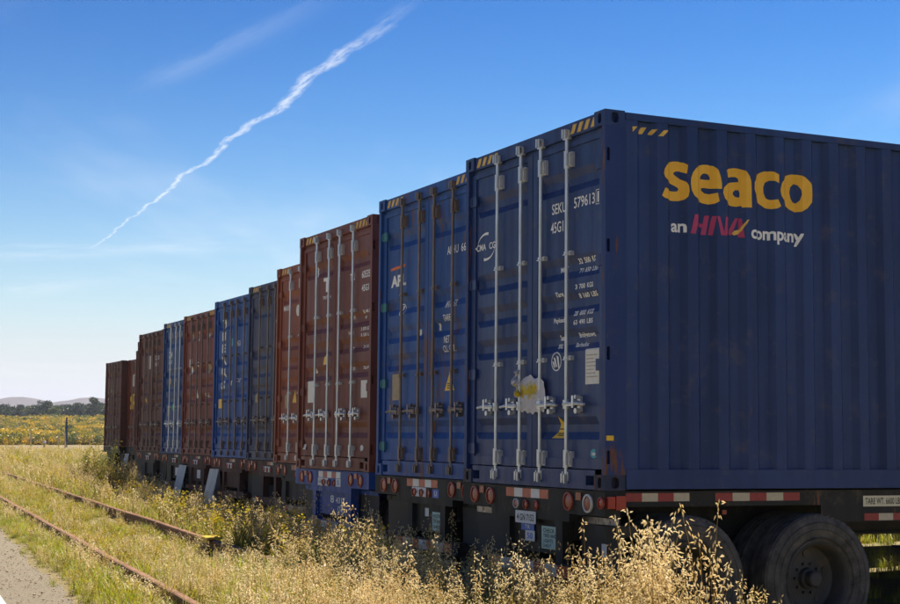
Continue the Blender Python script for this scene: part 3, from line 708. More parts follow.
# ---- 6: bright blue with a column of letters
r, d6, _ = make_container(5, 'bright blue container with a column of white letters and yellow placard', 'bright_blue_paint', rod='dull_rod', stripes=False)
for k, chh in enumerate('YMEKNS'): letter(d6, chh, 1.97+SH, 2.37-k*.225, 1.74+SH, 2.53-k*.225, bold=.05)
patch(d6, rect(2.12+SH, .90, 1.81+SH, 1.07), 'sticker_yellow', 'placard'); patch(d6, rect(1.49, 2.02, 1.37, 2.16), 'sticker_teal', 'sticker'); patch(d6, rect(1.98, .77, 1.90, .83), 'sticker_white', 'sticker')
letter(d6, '45G1', 1.12, 2.0, .92, 2.1); letter(d6, 'TARE', 1.12, 1.35, .90, 1.42)
patch(d6, disc(1.45, 1.35, .06, .05), 'sticker_white', 'round_sticker')
# ---- 7: red brown
r, d7, _ = make_container(6, 'red brown container with long cream plate and white triangle sticker on doors', 'red_brown_paint', rod='dull_rod')
patch(d7, rect(2.00+SH, 1.65, 1.80+SH, 1.98), 'sticker_white', 'plate'); patch(d7, disc(1.30+SH, 2.42, .09, .10), 'sticker_white', 'emblem'); patch(d7, [(1.54+SH, 1.16), (1.27+SH, 1.16), (1.38+SH, 1.34)], 'sticker_white', 'sticker')
patch(d7, rect(.66+SH, 1.64, .45+SH, 1.82), 'sticker_tan', 'plate'); letter(d7, 'TGHU', .90, 2.35, .62, 2.45); letter(d7, '45G1', .90, 1.16, .62, 1.25); patch(d7, rect(1.98, 2.32, 1.88, 2.50), 'sticker_tan', 'sticker'); patch(d7, rect(1.47, 1.80, 1.37, 1.90), 'sticker_white', 'sticker')
# ---- 8: deep blue
r, d8, _ = make_container(7, 'deep blue container with round green sticker on its doors', 'deep_blue_paint')
patch(d8, disc(1.53+SH, 1.02, .10, .085), 'sticker_green', 'round_sticker'); letter(d8, 'ZIM', 2.00+SH, 2.10, 1.72+SH, 2.25, bold=.03); letter(d8, 'LINE', 2.00+SH, 1.98, 1.72+SH, 2.06)
patch(d8, rect(1.94+SH, 1.53, 1.78+SH, 1.66), 'sticker_yellow', 'sticker'); patch(d8, disc(1.50, 1.60, .06, .06), 'sticker_white', 'round_sticker'); patch(d8, rect(2.1, .82, 1.98, 1.05), 'sticker_tan', 'plate')
# ---- 9
r, d9, _ = make_container(8, 'dark brown container with tall white plate high on its doors', 'dark_brown_paint', rod='dull_rod', stripes=False)
patch(d9, rect(1.53+SH, 2.0, 1.27+SH, 2.33), 'sticker_white', 'plate'); patch(d9, disc(1.75, 1.25, .05, .06), 'sticker_yellow', 'sticker'); letter(d9, 'CAXU', .92, 2.2, .55, 2.3); letter(d9, '45G1', .92, 2.05, .65, 2.14); patch(d9, rect(.8, .9, .7, 1.15), 'sticker_tan', 'plate')
r, dd, _ = make_container(9, 'maroon container hidden behind the dark brown one with tall white plate', 'maroon_paint', rod='dull_rod', stripes=False)
r, dd, _ = make_container(10, 'rust brown container, only its corner past the maroon one', 'oxide_paint', rod='dull_rod', stripes=False)
r, dd, _ = make_container(11, 'brown container with yellow placard, beside the last one of the row', 'brown_paint', rod='dull_rod', stripes=False)
patch(dd, rect(2.2, 1.25, 1.75, 1.75), 'sticker_yellow', 'placard'); patch(dd, rect(2.0, 2.0, 1.72, 2.4), 'sticker_white', 'plate')
r, dd, _ = make_container(12, 'dark brown container closing the row, by the gravel track', 'dark_brown_paint', rod='dull_rod', stripes=False)
patch(dd, rect(1.5, 1.7, 1.4, 1.9), 'sticker_tan', 'plate'); patch(dd, rect(2.1, 1.6, 2.0, 1.7), 'sticker_white', 'sticker'); patch(dd, disc(1.65, 1.9, .05, .06), 'sticker_green', 'round_sticker')

# ---- plastic bag tied to the lock rods of the navy container
m, nt, out = new_mat('bag_plastic')
tcn = nd(nt, 'ShaderNodeTexCoord'); sx = nd(nt, 'ShaderNodeSeparateXYZ'); nt.links.new(tcn.outputs['Object'], sx.inputs[0])
nz = noise_n(nt, tcn.outputs['Object'], 16, 4, .7)
za = nd(nt, 'ShaderNodeMath', {0: sx.outputs[2], 1: rng(nt, nz, .2, .8, -.05, .05)}, operation='ADD').outputs[0]
band = nd(nt, 'ShaderNodeMath', {0: rng(nt, za, -.045, -.025), 1: rng(nt, za, .07, .05)}, operation='MULTIPLY').outputs[0]
bandy = nd(nt, 'ShaderNodeMath', {0: rng(nt, sx.outputs[1], -.12, -.10), 1: rng(nt, sx.outputs[1], .19, .17)}, operation='MULTIPLY').outputs[0]
bm_ = nd(nt, 'ShaderNodeMath', {0: band, 1: bandy}, operation='MULTIPLY').outputs[0]
c = mixrgb(nt, bm_, (.70, .69, .74), (.72, .55, .04)); c = mixrgb(nt, rng(nt, nz, .62, .70, 0, .35), c, (.55, .40, .40))
b = nd(nt, 'ShaderNodeBsdfPrincipled', {'Roughness': .35}); nt.links.new(c, b.inputs[0]); tr = nd(nt, 'ShaderNodeBsdfTranslucent'); nt.links.new(c, tr.inputs[0])
mx = nd(nt, 'ShaderNodeMixShader', {0: .35}); nt.links.new(b.outputs[0], mx.inputs[1]); nt.links.new(tr.outputs[0], mx.inputs[2]); nt.links.new(mx.outputs[0], out.inputs[0])
def bag():
    mb = MB(); nu, nv = 30, 32
    for k, sgn in ((0, -1), (1, 1)):
        for j in range(nv+1):
            t = j/nv
            for i in range(nu+1):
                s_ = i/nu; y = .205-.44*s_+.012*math.sin(6*t+2)+.008*mnoise.noise(Vector((t*6, s_*3, 1)))
                zt = .075+.060*math.sin(min(1, s_/.42)*math.pi/2) if s_ < .42 else .135-.045*((s_-.42)/.58)**1.3+.012*math.sin(17*s_)
                zb = -.165+.010*math.sin(9*s_)+.008*math.sin(31*s_)
                z = zb+(zt-zb)*t
                edge = min(1, 5*s_*(1-s_))*min(1, 6*t*(1-t))
                cr_ = mnoise.noise(Vector((y*16, z*14, 3*k)))*.022+mnoise.noise(Vector((y*40, z*26, 5+k)))*.014
                mb.v.append((sgn*.010*edge+cr_*edge, y, z))
        base = k*(nu+1)*(nv+1)
        for j in range(nv):
            for i in range(nu):
                q = base+j*(nu+1)+i; mb.f.append((q, q+1, q+nu+2, q+nu+1)); mb.m.append(0)
    # knotted ear round the rod
    prev = None
    for a in range(18):
        t = a/17; y = .165+.018*math.sin(t*11)+.035*t; z = -.02+.20*t; r_ = .017+.010*math.sin(t*13+1)+.012*mnoise.noise(Vector((t*5, 3, 1)))
        p = (-.045+.016*math.sin(t*9), y, z)
        if prev: mb.cyl(prev[0], p, prev[1], r_, n=9, cap=a in (1, 17))
        prev = (p, r_)
    me = mb.mesh('plastic_bag', ['bag_plastic'], 60)
    o_ = link('plastic_bag', me); loc = r1.matrix_basis
    o_.matrix_world = Matrix.Translation((ORIG[0][0], ORIG[0][1], DECK)) @ Matrix.Rotation(YAW, 4, 'Z') @ Matrix.Translation((.022, 1.20, .765))
    tag(o_, 'crumpled white plastic bag with yellow print tied to the lock rods', 'plastic bag')
bag()

# ================================================================== TRAILERS
paint('black_frame', (.010, .0095, .009), rust=.42, fade=.5, rough=.6, dirt=.6, seed=21, chalk=(.028, .024, .020))
paint('royal_blue_frame', (.013, .055, .25), rust=.25, fade=.3, rough=.5, dirt=.5, seed=22)
paint('rust_red_frame', (.055, .019, .014), rust=.5, fade=.4, rough=.65, dirt=.5, seed=23)
paint('grey_frame', (.040, .034, .030), rust=.5, fade=.4, rough=.65, dirt=.5, seed=24)
simple('red_lens', (.36, .015, .012), .18, var=.3, scale=30)
simple('orange_lens', (.27, .028, .012), .25, var=.35, scale=30)
simple('ring_red', (.36, .055, .03), .5); simple('ring_white', (.62, .62, .60), .4)
simple('tape_red', (.30, .018, .016), .4, var=.3, scale=30); simple('tape_orange', (.52, .09, .035), .4, var=.3, scale=30); simple('tape_white', (.70, .69, .66), .4, var=.2, scale=30); simple('tape_sand', (.50, .43, .31), .5, var=.2, scale=30)
simple('mudflap_black', (.022, .021, .020), .75, col2=(.05, .045, .04), scale=5); simple('mudflap_pale', (.42, .45, .47), .6, scale=5, col2=(.33, .34, .34))
simple('placard_cream', (.66, .60, .44), .6, var=.2, scale=30)
simple('plate_white', (.62, .64, .66), .45, var=.2, scale=30)
m, nt, out = new_mat('tyre_rubber')
tcn = nd(nt, 'ShaderNodeTexCoord'); n1 = noise_n(nt, tcn.outputs['Object'], 9, 5, .7)
c = mixrgb(nt, rng(nt, n1, .35, .7), (.032, .030, .030), (.12, .105, .09)); b = nd(nt, 'ShaderNodeBsdfPrincipled', {'Roughness': .75, 'Specular IOR Level': .35}); nt.links.new(c, b.inputs[0]); nt.links.new(b.outputs[0], out.inputs[0])
paint('rim_paint', (.055, .050, .048), rust=.6, fade=.4, rough=.55, dirt=.6, seed=31)
def tyre_mesh():
    # axis y, centre at origin, half width .13, outer side toward -y; radius .525
    prof = [(.292,-.105),(.315,-.118),(.36,-.130),(.42,-.136),(.468,-.130),(.497,-.118),(.508,-.112),(.515,-.104),(.523,-.098),(.5245,-.062),(.512,-.060),(.512,-.050),(.525,-.048),(.526,-.006),(.513,-.004),(.513,.004),(.526,.006),(.525,.048),(.512,.050),(.512,.060),(.5245,.062),(.523,.098),(.508,.112),(.468,.130),(.42,.136),(.36,.130),(.292,.105)]
    mb = MB(); mb.lathe(prof, (0,0,0), 56)
    for i in range(56):            # shoulder lugs
        t = 2*math.pi*(i+.5)/56; u_ = Vector((math.cos(t), 0, math.sin(t))); w_ = Vector((-math.sin(t), 0, math.cos(t)))
        for s_ in (-1, 1):
            c0 = u_*.505+Vector((0, s_*.112, 0)); a_ = [c0+w_*x_*.019+u_*y_ + Vector((0, s_*z_, 0)) for x_ in (-1, 1) for y_ in (-.03, .0065) for z_ in (-.010, .0045)]
            mb.add(a_, [(0,1,3,2),(4,6,7,5),(0,4,5,1),(2,3,7,6),(0,2,6,4),(1,5,7,3)])
    for r_ in (.33, .40, .455): mb.lathe([(r_-.006,-.131),(r_,-.1395),(r_+.006,-.131)], (0,0,0), 56)
    return fixn(mb.mesh('tyre', ['tyre_rubber'], 35))
def rim_mesh(deep):
    d = .055 if deep else -.100           # disc plane: deep dish on the outer wheel
    mb = MB()
    mb.lathe([(.300,-.098),(.306,-.112),(.296,-.118),(.286,-.108),(.272,-.092),(.262,-.03),(.258,d-.012),(.235,d),(.20,d+.006),(.115,d-.008),(.088,d-.012)], (0,0,0), 40)
    mb.lathe([(.300,.098),(.296,.112),(.272,.092),(.262,.03),(.258,d+.012)], (0,0,0), 40)
    for i in range(5):                     # hand holes: dark oval bosses
        t = 2*math.pi*i/5+.3; p = Vector((.198*math.cos(t), 0, .198*math.sin(t)))
        mb.cyl(p+Vector((0, d+.004, 0)), p+Vector((0, d-.008, 0)), .030, .034, n=12)
    return fixn(mb.mesh('rim', ['rim_paint'], 40))
def hub_mesh(deep):
    d = .055 if deep else -.100
    mb = MB(); mb.lathe([(.001,d-.135),(.050,d-.135),(.062,d-.125),(.064,d-.06),(.082,d-.05),(.086,d-.010)], (0,0,0), 24)
    for i in range(10):
        t = 2*math.pi*i/10; p = Vector((.118*math.cos(t), 0, .118*math.sin(t))); mb.cyl(p+Vector((0, d-.002, 0)), p+Vector((0, d-.035, 0)), .013, n=6)
    return fixn(mb.mesh('hub', ['rim_paint'], 40))
TY = tyre_mesh(); RM = {k: rim_mesh(k) for k in (True, False)}; HB = {k: hub_mesh(k) for k in (True, False)}
def wheel(parent, x, y, z, flip, deep):
    t = link('wheel', TY, parent); t.location = (x, y, z)
    if flip: t.rotation_euler = (0, 0, math.pi)
    link('rim', RM[deep], t); link('hub', HB[deep], t)
GROUP_T = 'container trailers parked side by side'
TT = []
def make_trailer(i, label, fr, near=False, flap=('mudflap_black', 'mudflap_black'), tape=('tape_orange', 'tape_white'), struts=(.78, 1.60), plate=True, bumper_z=.60, drop=0.0):
    x, y = ORIG[i]
    r = thing('container_trailer', (x, y, 0), (0, TILT, YAW), label, 'trailer', GROUP_T)
    for yy in (.70, CW-.70):
        mb = MB(); mb.box(.12, 11.9, yy-.065, yy+.065, 1.195, 1.215); mb.box(.12, 11.9, yy-.065, yy+.065, .84, .86); mb.box(.12, 11.9, yy-.008, yy+.008, .8602, 1.1948); mb.build('main_beam', fr, r)
    for xx in (2.9, 4.5, 6.2, 7.9, 9.6, 11.3): MB().box(xx, xx+.08, .06, CW-.06, 1.02, 1.194).build('cross_member', fr, r)
    for yy in (.035, CW-.085):
        mb = MB(); mb.box(.125, 2.02, yy, yy+.05, 1.125, 1.243); mb.box(2.021, 11.9, yy, yy+.05, .985, 1.243); mb.box(2.021, 11.9, yy+.051, yy+.12, .985, .995); mb.build('side_rail', fr, r)
    mb = MB(); mb.box(-.012, .12, .002, CW-.002, 1.055, 1.243); mb.box(-.022, -.0125, .002, CW-.002, 1.232, 1.243); mb.box(-.005, .12, .55, CW-.55, .99, 1.0545); bo = mb.build('rear_bolster', fr, r)
    # wheels
    for xx in (.745, 1.99):
        MB().cyl((xx, .25, .53), (xx, CW-.25, .53), .065, n=12).build('axle', fr, r)
        for yy, fl, dp in ((.142, False, True), (.475, False, False), (CW-.142, True, True), (CW-.475, True, False)):
            if i > 4 and dp is False: continue
            wheel(r, xx, yy, .532, fl, dp)
    for yy in (.74, CW-.74):
        mb = MB(); mb.box(.30, 2.45, yy-.05, yy+.05, .70, .84)
        for k in range(4): mb.box(.38+.03*k, 1.13-.03*k, yy-.038, yy+.038, .60+.02*k, .618+.02*k); mb.box(1.62+.03*k, 2.37-.03*k, yy-.038, yy+.038, .60+.02*k, .618+.02*k)
        mb.build('suspension', fr, r)
    # mud flaps
    for k, (a, b_) in enumerate(((.03, .60), (CW-.60, CW-.03))):
        mb = MB(); n = 7
        for j in range(n+1):
            z = 1.03-(1.03-.26)*j/n; xo = .125+.03*math.sin(j*.5+i)*(j/n) if flap[k] != 'mudflap_pale' else -.045-.16*(j/n)
            mb.v += [(xo, a, z), (xo, b_, z), (xo+.010, b_, z), (xo+.010, a, z)]
        for j in range(n):
            q = 4*j; mb.f += [(q, q+1, q+5, q+4), (q+1, q+2, q+6, q+5), (q+2, q+3, q+7, q+6), (q+3, q, q+4, q+7)]
        mb.f += [(0, 3, 2, 1), (4*n, 4*n+1, 4*n+2, 4*n+3)]; mb.m = [0]*len(mb.f)
        fo = mb.build('mudflap', flap[k], r)
        mb = MB(); mb.box(.112, .124, a, b_, .985, 1.035)
        for q in (.2, .5, .8): mb.cyl((.108, a+(b_-a)*q, 1.01), (.113, a+(b_-a)*q, 1.01), .014, n=8)
        mb.build('flap_hanger', 'steel_pin' if near else fr, r)
    # bumper guard with its two struts and the plate between them
    bz = bumper_z
    bb = MB().box(-.01, .09, .42, CW-.42, bz-.06, bz+.06).build('bumper', fr, r)
    for yy in struts: MB().box(.0, .10, yy-.055, yy+.055, bz+.061, 1.0545 if yy < .55 else .989).build('bumper_strut', fr, r)
    if plate: MB().box(.045, .055, struts[0]+.056, struts[1]-.056, .72, .9885).build('number_board', fr, r)
    def strip_tape(y0, y1, z0, z1, n, parent, x=-.0135, off=0):
        for q in range(n):
            a = y0+(y1-y0)*q/n; b2 = y0+(y1-y0)*(q+1)/n
            MB().box(x, x+.0012, a, b2-.0005, z0, z1).build('reflective_tape', tape[(q+off) % 2], parent)
    if i < 4: strip_tape(.875, 1.605, 1.155, 1.228, 5, bo); strip_tape(.55, CW-.55, bz-.045, bz+.045, 7, bb, -.0115)
    else: strip_tape(.95, 1.25, 1.175, 1.225, 2, bo, off=1); strip_tape(CW-.75, CW-.45, bz-.03, bz+.03, 2, bb, -.0115)
    def lamp(yc, zc, rr, lens='red_lens', ring='ring_red', oval=1.0):
        mb = MB(); n = 20
        L_ = link('tail_light', None, r) if False else None
        vs = []
        mb2 = MB()
        for (ra, xa), (rb, xb) in (((rr, -.0125), (rr*.98, -.026)), ((rr*.98, -.026), (rr*.80, -.028)), ((rr*.80, -.028), (rr*.78, -.018))):
            a_ = [(xa, yc+ra*math.cos(t*2*math.pi/n), zc+ra*oval*math.sin(t*2*math.pi/n)) for t in range(n)]; b3 = [(xb, yc+rb*math.cos(t*2*math.pi/n), zc+rb*oval*math.sin(t*2*math.pi/n)) for t in range(n)]
            mb2.add(a_+b3, [(t, (t+1) % n, n+(t+1) % n, n+t) for t in range(n)])
        ho = mb2.build('tail_light', ring, r, 40)
        for ra, xa in ((.78, -.0182), (.72, -.0195), (.45, -.0215), (.05, -.0222)):
            vs += [(xa, yc+rr*ra*math.cos(t*2*math.pi/n), zc+rr*ra*oval*math.sin(t*2*math.pi/n)) for t in range(n)]
        mb.add(vs, [(k*n+t, k*n+(t+1) % n, (k+1)*n+(t+1) % n, (k+1)*n+t) for k in range(3) for t in range(n)]+[tuple(range(3*n, 4*n))])
        mb.build('lens', lens, ho, 40)
    if i < 9:
        wr = 'ring_white' if near else 'ring_red'
        lamp(.545, 1.150, .074, 'orange_lens', 'ring_red'); lamp(.245, 1.145, .072, 'orange_lens', wr)
        lamp(CW-.245, 1.148, .074, 'orange_lens'); lamp(CW-.545, 1.146, .074, 'orange_lens')
        lamp(1.415, 1.10, .046, 'red_lens', wr, .9); lamp(1.245, 1.098, .040, 'orange_lens'); lamp(1.07, 1.098, .040, 'orange_lens')
        for yc in (.385, CW-.385): MB().box(-.022, -.0125, yc-.04, yc+.04, 1.165, 1.225).build('marker_light', 'orange_lens', r)
    if near:
        lamp(.05, 1.155, .045, 'red_lens'); 
        MB().box(-.0, .06, -.028, .0015, 1.115, 1.205).build('marker_light', 'red_lens', r); MB().box(.065, .15, -.034, .0015, 1.105, 1.21).build('marker_light', 'red_lens', r)
        mb = MB(); mb.box(.0, .30, .02, .20, .90, .985); mb.build('bracket', fr, r)
    MB().box(9.3, 9.42, .45, .57, .13, .985).build('landing_leg', fr, r); MB().box(9.3, 9.42, CW-.57, CW-.45, .13, .985).build('landing_leg', fr, r)
    MB().box(9.2, 9.52, .38, .64, .10, .129).build('leg_foot', fr, r); MB().box(9.2, 9.52, CW-.64, CW-.38, .10, .129).build('leg_foot', fr, r)
    return r, bo
def board(r, y0, z0, y1, z1, mat, name='licence_plate', x=.036, txt=None, ink='black_ink', rows=()):
    o_ = MB().box(x, x+.004, min(y0, y1), max(y0, y1), z0, z1).build(name, mat, r)
    for t, a, b_, c_, d_ in rows:
        vs, fs = text_poly(t, .015); w = abs(y0-y1); h = z1-z0; yl = max(y0, y1)
        decal('lettering', [(yl-w*(a+(c_-a)*p), z0+h*(b_+(d_-b_)*q)) for p, q in vs], fs, ink, lambda p, q: Vector((x-.0015, p, q)), parent=o_)
    return o_
t1, b1 = make_trailer(0, 'black trailer carrying the navy container, with white ringed tail light', 'black_frame', near=True, struts=(.72, 1.62))
board(t1, 1.43, .945, 1.08, 1.045, 'plate_white', x=-.016, rows=[('4 GN 7152', .08, .2, .92, .75)])
board(t1, 1.41, .885, 1.19, .940, 'sticker_blue', 'sign', x=.030, rows=[('TR', .3, .2, .7, .8)], ink='sticker_white'); board(t1, 1.34, .80, 1.18, .884, 'plate_white', 'sign', x=.030, rows=[('50', .2, .2, .8, .8)], ink='sticker_blue')
board(t1, 1.06, .755, .79, .935, 'plate_mint', 'sign', x=.030, rows=[('CHECK', .1, .72, .8, .9), ('TIRES AND', .1, .5, .9, .66), ('LIGHTS', .1, .28, .7, .44), ('DAILY', .1, .07, .6, .22)])
def side_tape(r, x0, x1, z0, z1, n, cols, first=0):
    for q in range(n):
        a = x0+(x1-x0)*q/n; b2 = x0+(x1-x0)*(q+1)/n
        MB().box(a, b2-.0005, .0335, .0348, z0, z1).build('reflective_tape', cols[(q+first) % 2], r)
side_tape(t1, .19, .76, 1.165, 1.228, 4, ('tape_red', 'tape_sand')); side_tape(t1, 1.0, 1.81, 1.163, 1.226, 5, ('tape_red', 'tape_sand'), 0); side_tape(t1, 2.46, 3.36, .995, 1.052, 6, ('tape_red', 'tape_sand'))
tp = MB().box(2.45, 2.88, .0325, .0347, 1.108, 1.195).build('placard', 'placard_cream', t1)
vs, fs = text_poly('TARE WT. 6600 LBS.', .012); decal('lettering', [(2.47+.39*a, 1.125+.053*b_) for a, b_ in vs], fs, 'black_ink', lambda a, b_: Vector((a, .0312, b_)), parent=tp)
MB().box(1.06, 1.10, .028, .0345, 1.06, 1.095).build('marker_light', 'orange_lens', t1)
board(t1, .25, .74, .18, .84, 'plate_white', 'sign', x=.108)
t2, b2_ = make_trailer(1, 'black trailer under the scuffed mid blue container, with pale blue sign', 'black_frame', struts=(.78, 1.55))
board(t2, 1.47, 1.06, 1.14, 1.15, 'plate_white', x=-.016, rows=[('4 JX 2086', .08, .2, .92, .75)]); board(t2, .98, 1.06, .84, 1.14, 'sticker_blue', 'sign', x=-.016, rows=[('U', .3, .2, .7, .8)], ink='sticker_white')
board(t2, 1.10, .74, .84, .92, 'plate_mint', 'sign', x=.038, rows=[('NOTICE', .1, .7, .9, .88), ('USE WHEEL', .1, .42, .9, .58), ('CHOCKS', .1, .14, .8, .3)]); board(t2, 1.27, .87, 1.18, .95, 'plate_white', 'sign', x=.038)
t3, b3_ = make_trailer(2, 'trailer with bright royal blue rear frame and number board', 'royal_blue_frame', tape=('tape_white', 'tape_red'), struts=(.62, 1.78))
board(t3, 1.62, 1.06, 1.28, 1.15, 'plate_white', x=-.016, rows=[('4 HP 3391', .08, .2, .92, .75)]); board(t3, 1.02, 1.06, .86, 1.15, 'plate_white', 'sign', x=-.016, rows=[('5', .3, .2, .7, .8)], ink='sticker_blue')
for t, a, b_, c_, d_ in (('8', 1.34, .86, 1.22, .95), ('4317', 1.16, .86, .86, .93), ('02', 1.10, .76, .90, .83)):
    vs, fs = text_poly(t, .02); decal('lettering', [(a+(c_-a)*p, b_+(d_-b_)*q) for p, q in vs], fs, 'sticker_white', lambda p, q: Vector((.0435, p, q)), parent=t3)
specs = [(3, 'grey brown trailer under the orange brown container, with wide posts', 'grey_frame', dict(struts=(.5, 1.94))),
 (4, 'rust red trailer under the slate container, white stickers on its rear beam', 'rust_red_frame', dict(struts=(.9, 1.54), plate=False)),
 (5, 'rust red trailer under the bright blue container, one pale mud flap', 'rust_red_frame', dict(flap=('mudflap_black', 'mudflap_pale'), struts=(.75, 1.69))),
 (6, 'rust red trailer with slanting pale grey mud flap, under red brown container', 'rust_red_frame', dict(flap=('mudflap_black', 'mudflap_pale'), struts=(.75, 1.69))),
 (7, 'black trailer under the deep blue container', 'black_frame', {}),
 (8, 'grey brown trailer under the container with tall white plate', 'grey_frame', dict(flap=('mudflap_black', 'mudflap_black'))),
 (9, 'black trailer under the maroon container', 'black_frame', {}),
 (10, 'rust red trailer under the rust brown corner container', 'rust_red_frame', {}),
 (11, 'black trailer with pale mud flaps, under container with yellow placard', 'black_frame', dict(flap=('mudflap_black', 'mudflap_pale'))),
 (12, 'black trailer under the container closing the row', 'black_frame', {})]
for i, lab, fr, kw in specs:
    t, bo = make_trailer(i, lab, fr, tape=('tape_red', 'tape_sand'), **kw)
    if i in (4, 5, 6, 7, 8):
        board(t, 1.45, 1.06, 1.12, 1.15, 'plate_white', x=-.016); 
    if i == 4:
        for a in (.30, .62, .50): board(t, a+.1, 1.09, a, 1.20 if a != .62 else 1.15, 'plate_white', 'sticker', x=-.016)
    if i in (6, 7): board(t, 1.30, .78, 1.05, .95, 'plate_white', 'sign', x=.030)

# ================================================================== TRACK, POSTS
paint('rusty_rail', (.150, .075, .038), rust=.8, fade=.5, rough=.75, dirt=.5, seed=41)
def rail(Lc, label, M0=-12.0, M1=150.0):
    prof = [(-.066,0),(.066,0),(.066,.012),(.012,.030),(.009,.115),(.034,.128),(.035,.158),(.024,.166),(-.024,.166),(-.035,.158),(-.034,.128),(-.009,.115),(-.012,.030),(-.066,.012)]
    Ms = axis([(M0, 60, 150), (60, M1, 40)]); mb = MB(); k = len(prof)
    for M in Ms:
        wl = .012*mnoise.noise(Vector((M*.25, Lc, 0))); wz = .014*mnoise.noise(Vector((M*.22, Lc, 9)))
        for a, z in prof:
            p = LM(Lc+a+wl, M); mb.v.append((p.x, p.y, .25+z+wz))
    for j in range(len(Ms)-1):
        for q in range(k): mb.f.append((j*k+q, j*k+(q+1) % k, (j+1)*k+(q+1) % k, (j+1)*k+q))
    mb.f += [tuple(range(k-1, -1, -1)), tuple(range((len(Ms)-1)*k, len(Ms)*k))]; mb.m = [0]*len(mb.f)
    return tag(fixn_obj(mb.build('rail', 'rusty_rail', smooth=30)), label, 'rail', 'rails of the overgrown track')
def fixn_obj(o): fixn(o.data); return o
rail(2.20, 'rusty rail running along the asphalt shoulder'); rail(3.70, 'rusty rail nearest the container doors, yellow block on it')
simple('weathered_timber', (.17, .125, .085), .9, scale=12, col2=(.10, .075, .055), stretch=(1, 6, 1))
simple('yellow_derail', (.55, .36, .03), .5, var=.2, scale=20)
p = LM(3.70, 18.16); mb = MB(); mb.box(-.085, .085, -.20, .20, .0, .022); mb.box(-.10, -.086, -.18, .18, -.05, .018); mb.cyl((.03, -.10, .022), (.03, -.10, .034), .02, n=8); mb.cyl((.03, .10, .022), (.03, .10, .034), .02, n=8)
o = mb.build('derail_block', 'yellow_derail'); o.location = (p.x, p.y, .425); o.rotation_euler = (0, 0, math.atan2(RD.y, RD.x)-math.pi/2); tag(o, 'yellow painted steel block lying on the rusty rail', 'rail block')

simple('stake_wood', (.52, .40, .22), .8, scale=3, col2=(.40, .30, .16), stretch=(1, 1, .3)); simple('post_blue', (.012, .035, .10), .5, var=.3, scale=2); simple('dark_red', (.16, .03, .05), .6)
def stake(x, y, h, w, mat, label, name, cat, lean=(0, 0)):
    z = gz(x, y); mb = MB(); n = 5
    for j in range(n+1):
        t = j/n; ww = w*(1-.12*t)*(1 if j < n else .55); zz_ = -.3+(h+.3)*t
        mb.v += [(-ww, -ww, zz_), (ww, -ww, zz_), (ww, ww, zz_), (-ww, ww, zz_)]
    for j in range(n): mb.f += [(4*j+q, 4*j+(q+1) % 4, 4*j+4+(q+1) % 4, 4*j+4+q) for q in range(4)]
    mb.f += [(4*n, 4*n+1, 4*n+2, 4*n+3)]; mb.m = [0]*len(mb.f)
    o_ = mb.build(name, mat); o_.location = (x, y, z); o_.rotation_euler = (lean[0], lean[1], .3); return tag(o_, label, cat)
stake(-41.4, 150, 1.95, .085, 'stake_wood', 'pale wooden stake standing alone on the gravel', 'wooden_stake', 'stake')
stake(-39.2, 152, 1.65, .085, 'stake_wood', 'short pale wooden stake two steps from the blue post', 'wooden_stake', 'stake', (0, .03))
stake(-39.0, 154, 1.80, .07, 'stake_wood', 'pale wooden stake right beside the blue post', 'wooden_stake', 'stake', (0, -.04))
bpst = stake(-42.2, 167, 3.35, .13, 'post_blue', 'tall dark blue post on the gravel by the field', 'marker_post', 'post')
t = thing('standpipe', (-41.4, 155, gz(-41.4, 155)), (0, 0, .2), 'small white capped standpipe on the gravel between the stakes', 'standpipe')
MB().cyl((0, 0, 0), (0, 0, .55), .10, .09, n=12).build('pipe', 'weathered_timber', t); MB().cyl((0, 0, .55), (0, 0, .80), .17, .15, n=12).build('cap', 'ring_white', t); MB().cyl((-.30, 0, .66), (-.171, 0, .66), .075, n=10).build('outlet', 'dark_red', t); MB().cyl((.171, 0, .66), (.28, 0, .66), .075, n=10).build('outlet', 'dark_red', t)

# ================================================================== VEGETATION
STRAW = [(.27, .18, .045), (.44, .31, .09), (.56, .42, .16), (.36, .28, .06)]
leafmat('straw', STRAW, .35); leafmat('spikelet', [(.66, .49, .20), (.84, .67, .35), (.88, .76, .48), (.70, .55, .25)], .38)
leafmat('dry_green', [(.20, .19, .016), (.34, .29, .025), (.46, .33, .05), (.28, .26, .02)], .45)
leafmat('fresh_green', [(.17, .25, .012), (.30, .37, .016), (.44, .45, .024), (.24, .31, .012)], .5)
leafmat('olive_leaf', [(.055, .085, .020), (.095, .125, .028), (.13, .15, .045), (.08, .11, .02)], .4)
leafmat('mustard_flower', [(.62, .44, .02), (.70, .55, .03), (.60, .50, .06)], .4)
leafmat('mustard_bush', [(.34, .26, .020), (.66, .42, .022), (.76, .48, .025), (.48, .34, .03)], .4)
leafmat('dark_leaf', [(.022, .036, .015), (.035, .052, .020), (.050, .065, .026)], .3)
leafmat('stem_brown', [(.16, .12, .07), (.22, .17, .10)], .1)
PROTO = bpy.data.collections.new('plant_kinds')
def blade(mb, rn, base, h, w, az, lean, mi, segs=4):
    d = Vector((math.cos(az), math.sin(az), 0)); s_ = Vector((-d.y, d.x, 0)); p = Vector(base); vs = []
    for k in range(segs+1):
        t = k/segs; ww = w*(1-t**1.6)*.5+.0004; q = p+Vector((0, 0, h*(t-.28*lean*t*t*t)))+d*(h*lean*t*t*.8)
        vs += [q-s_*ww, q+s_*ww]
    mb.add(vs, [(2*k, 2*k+1, 2*k+3, 2*k+2) for k in range(segs)], mi)
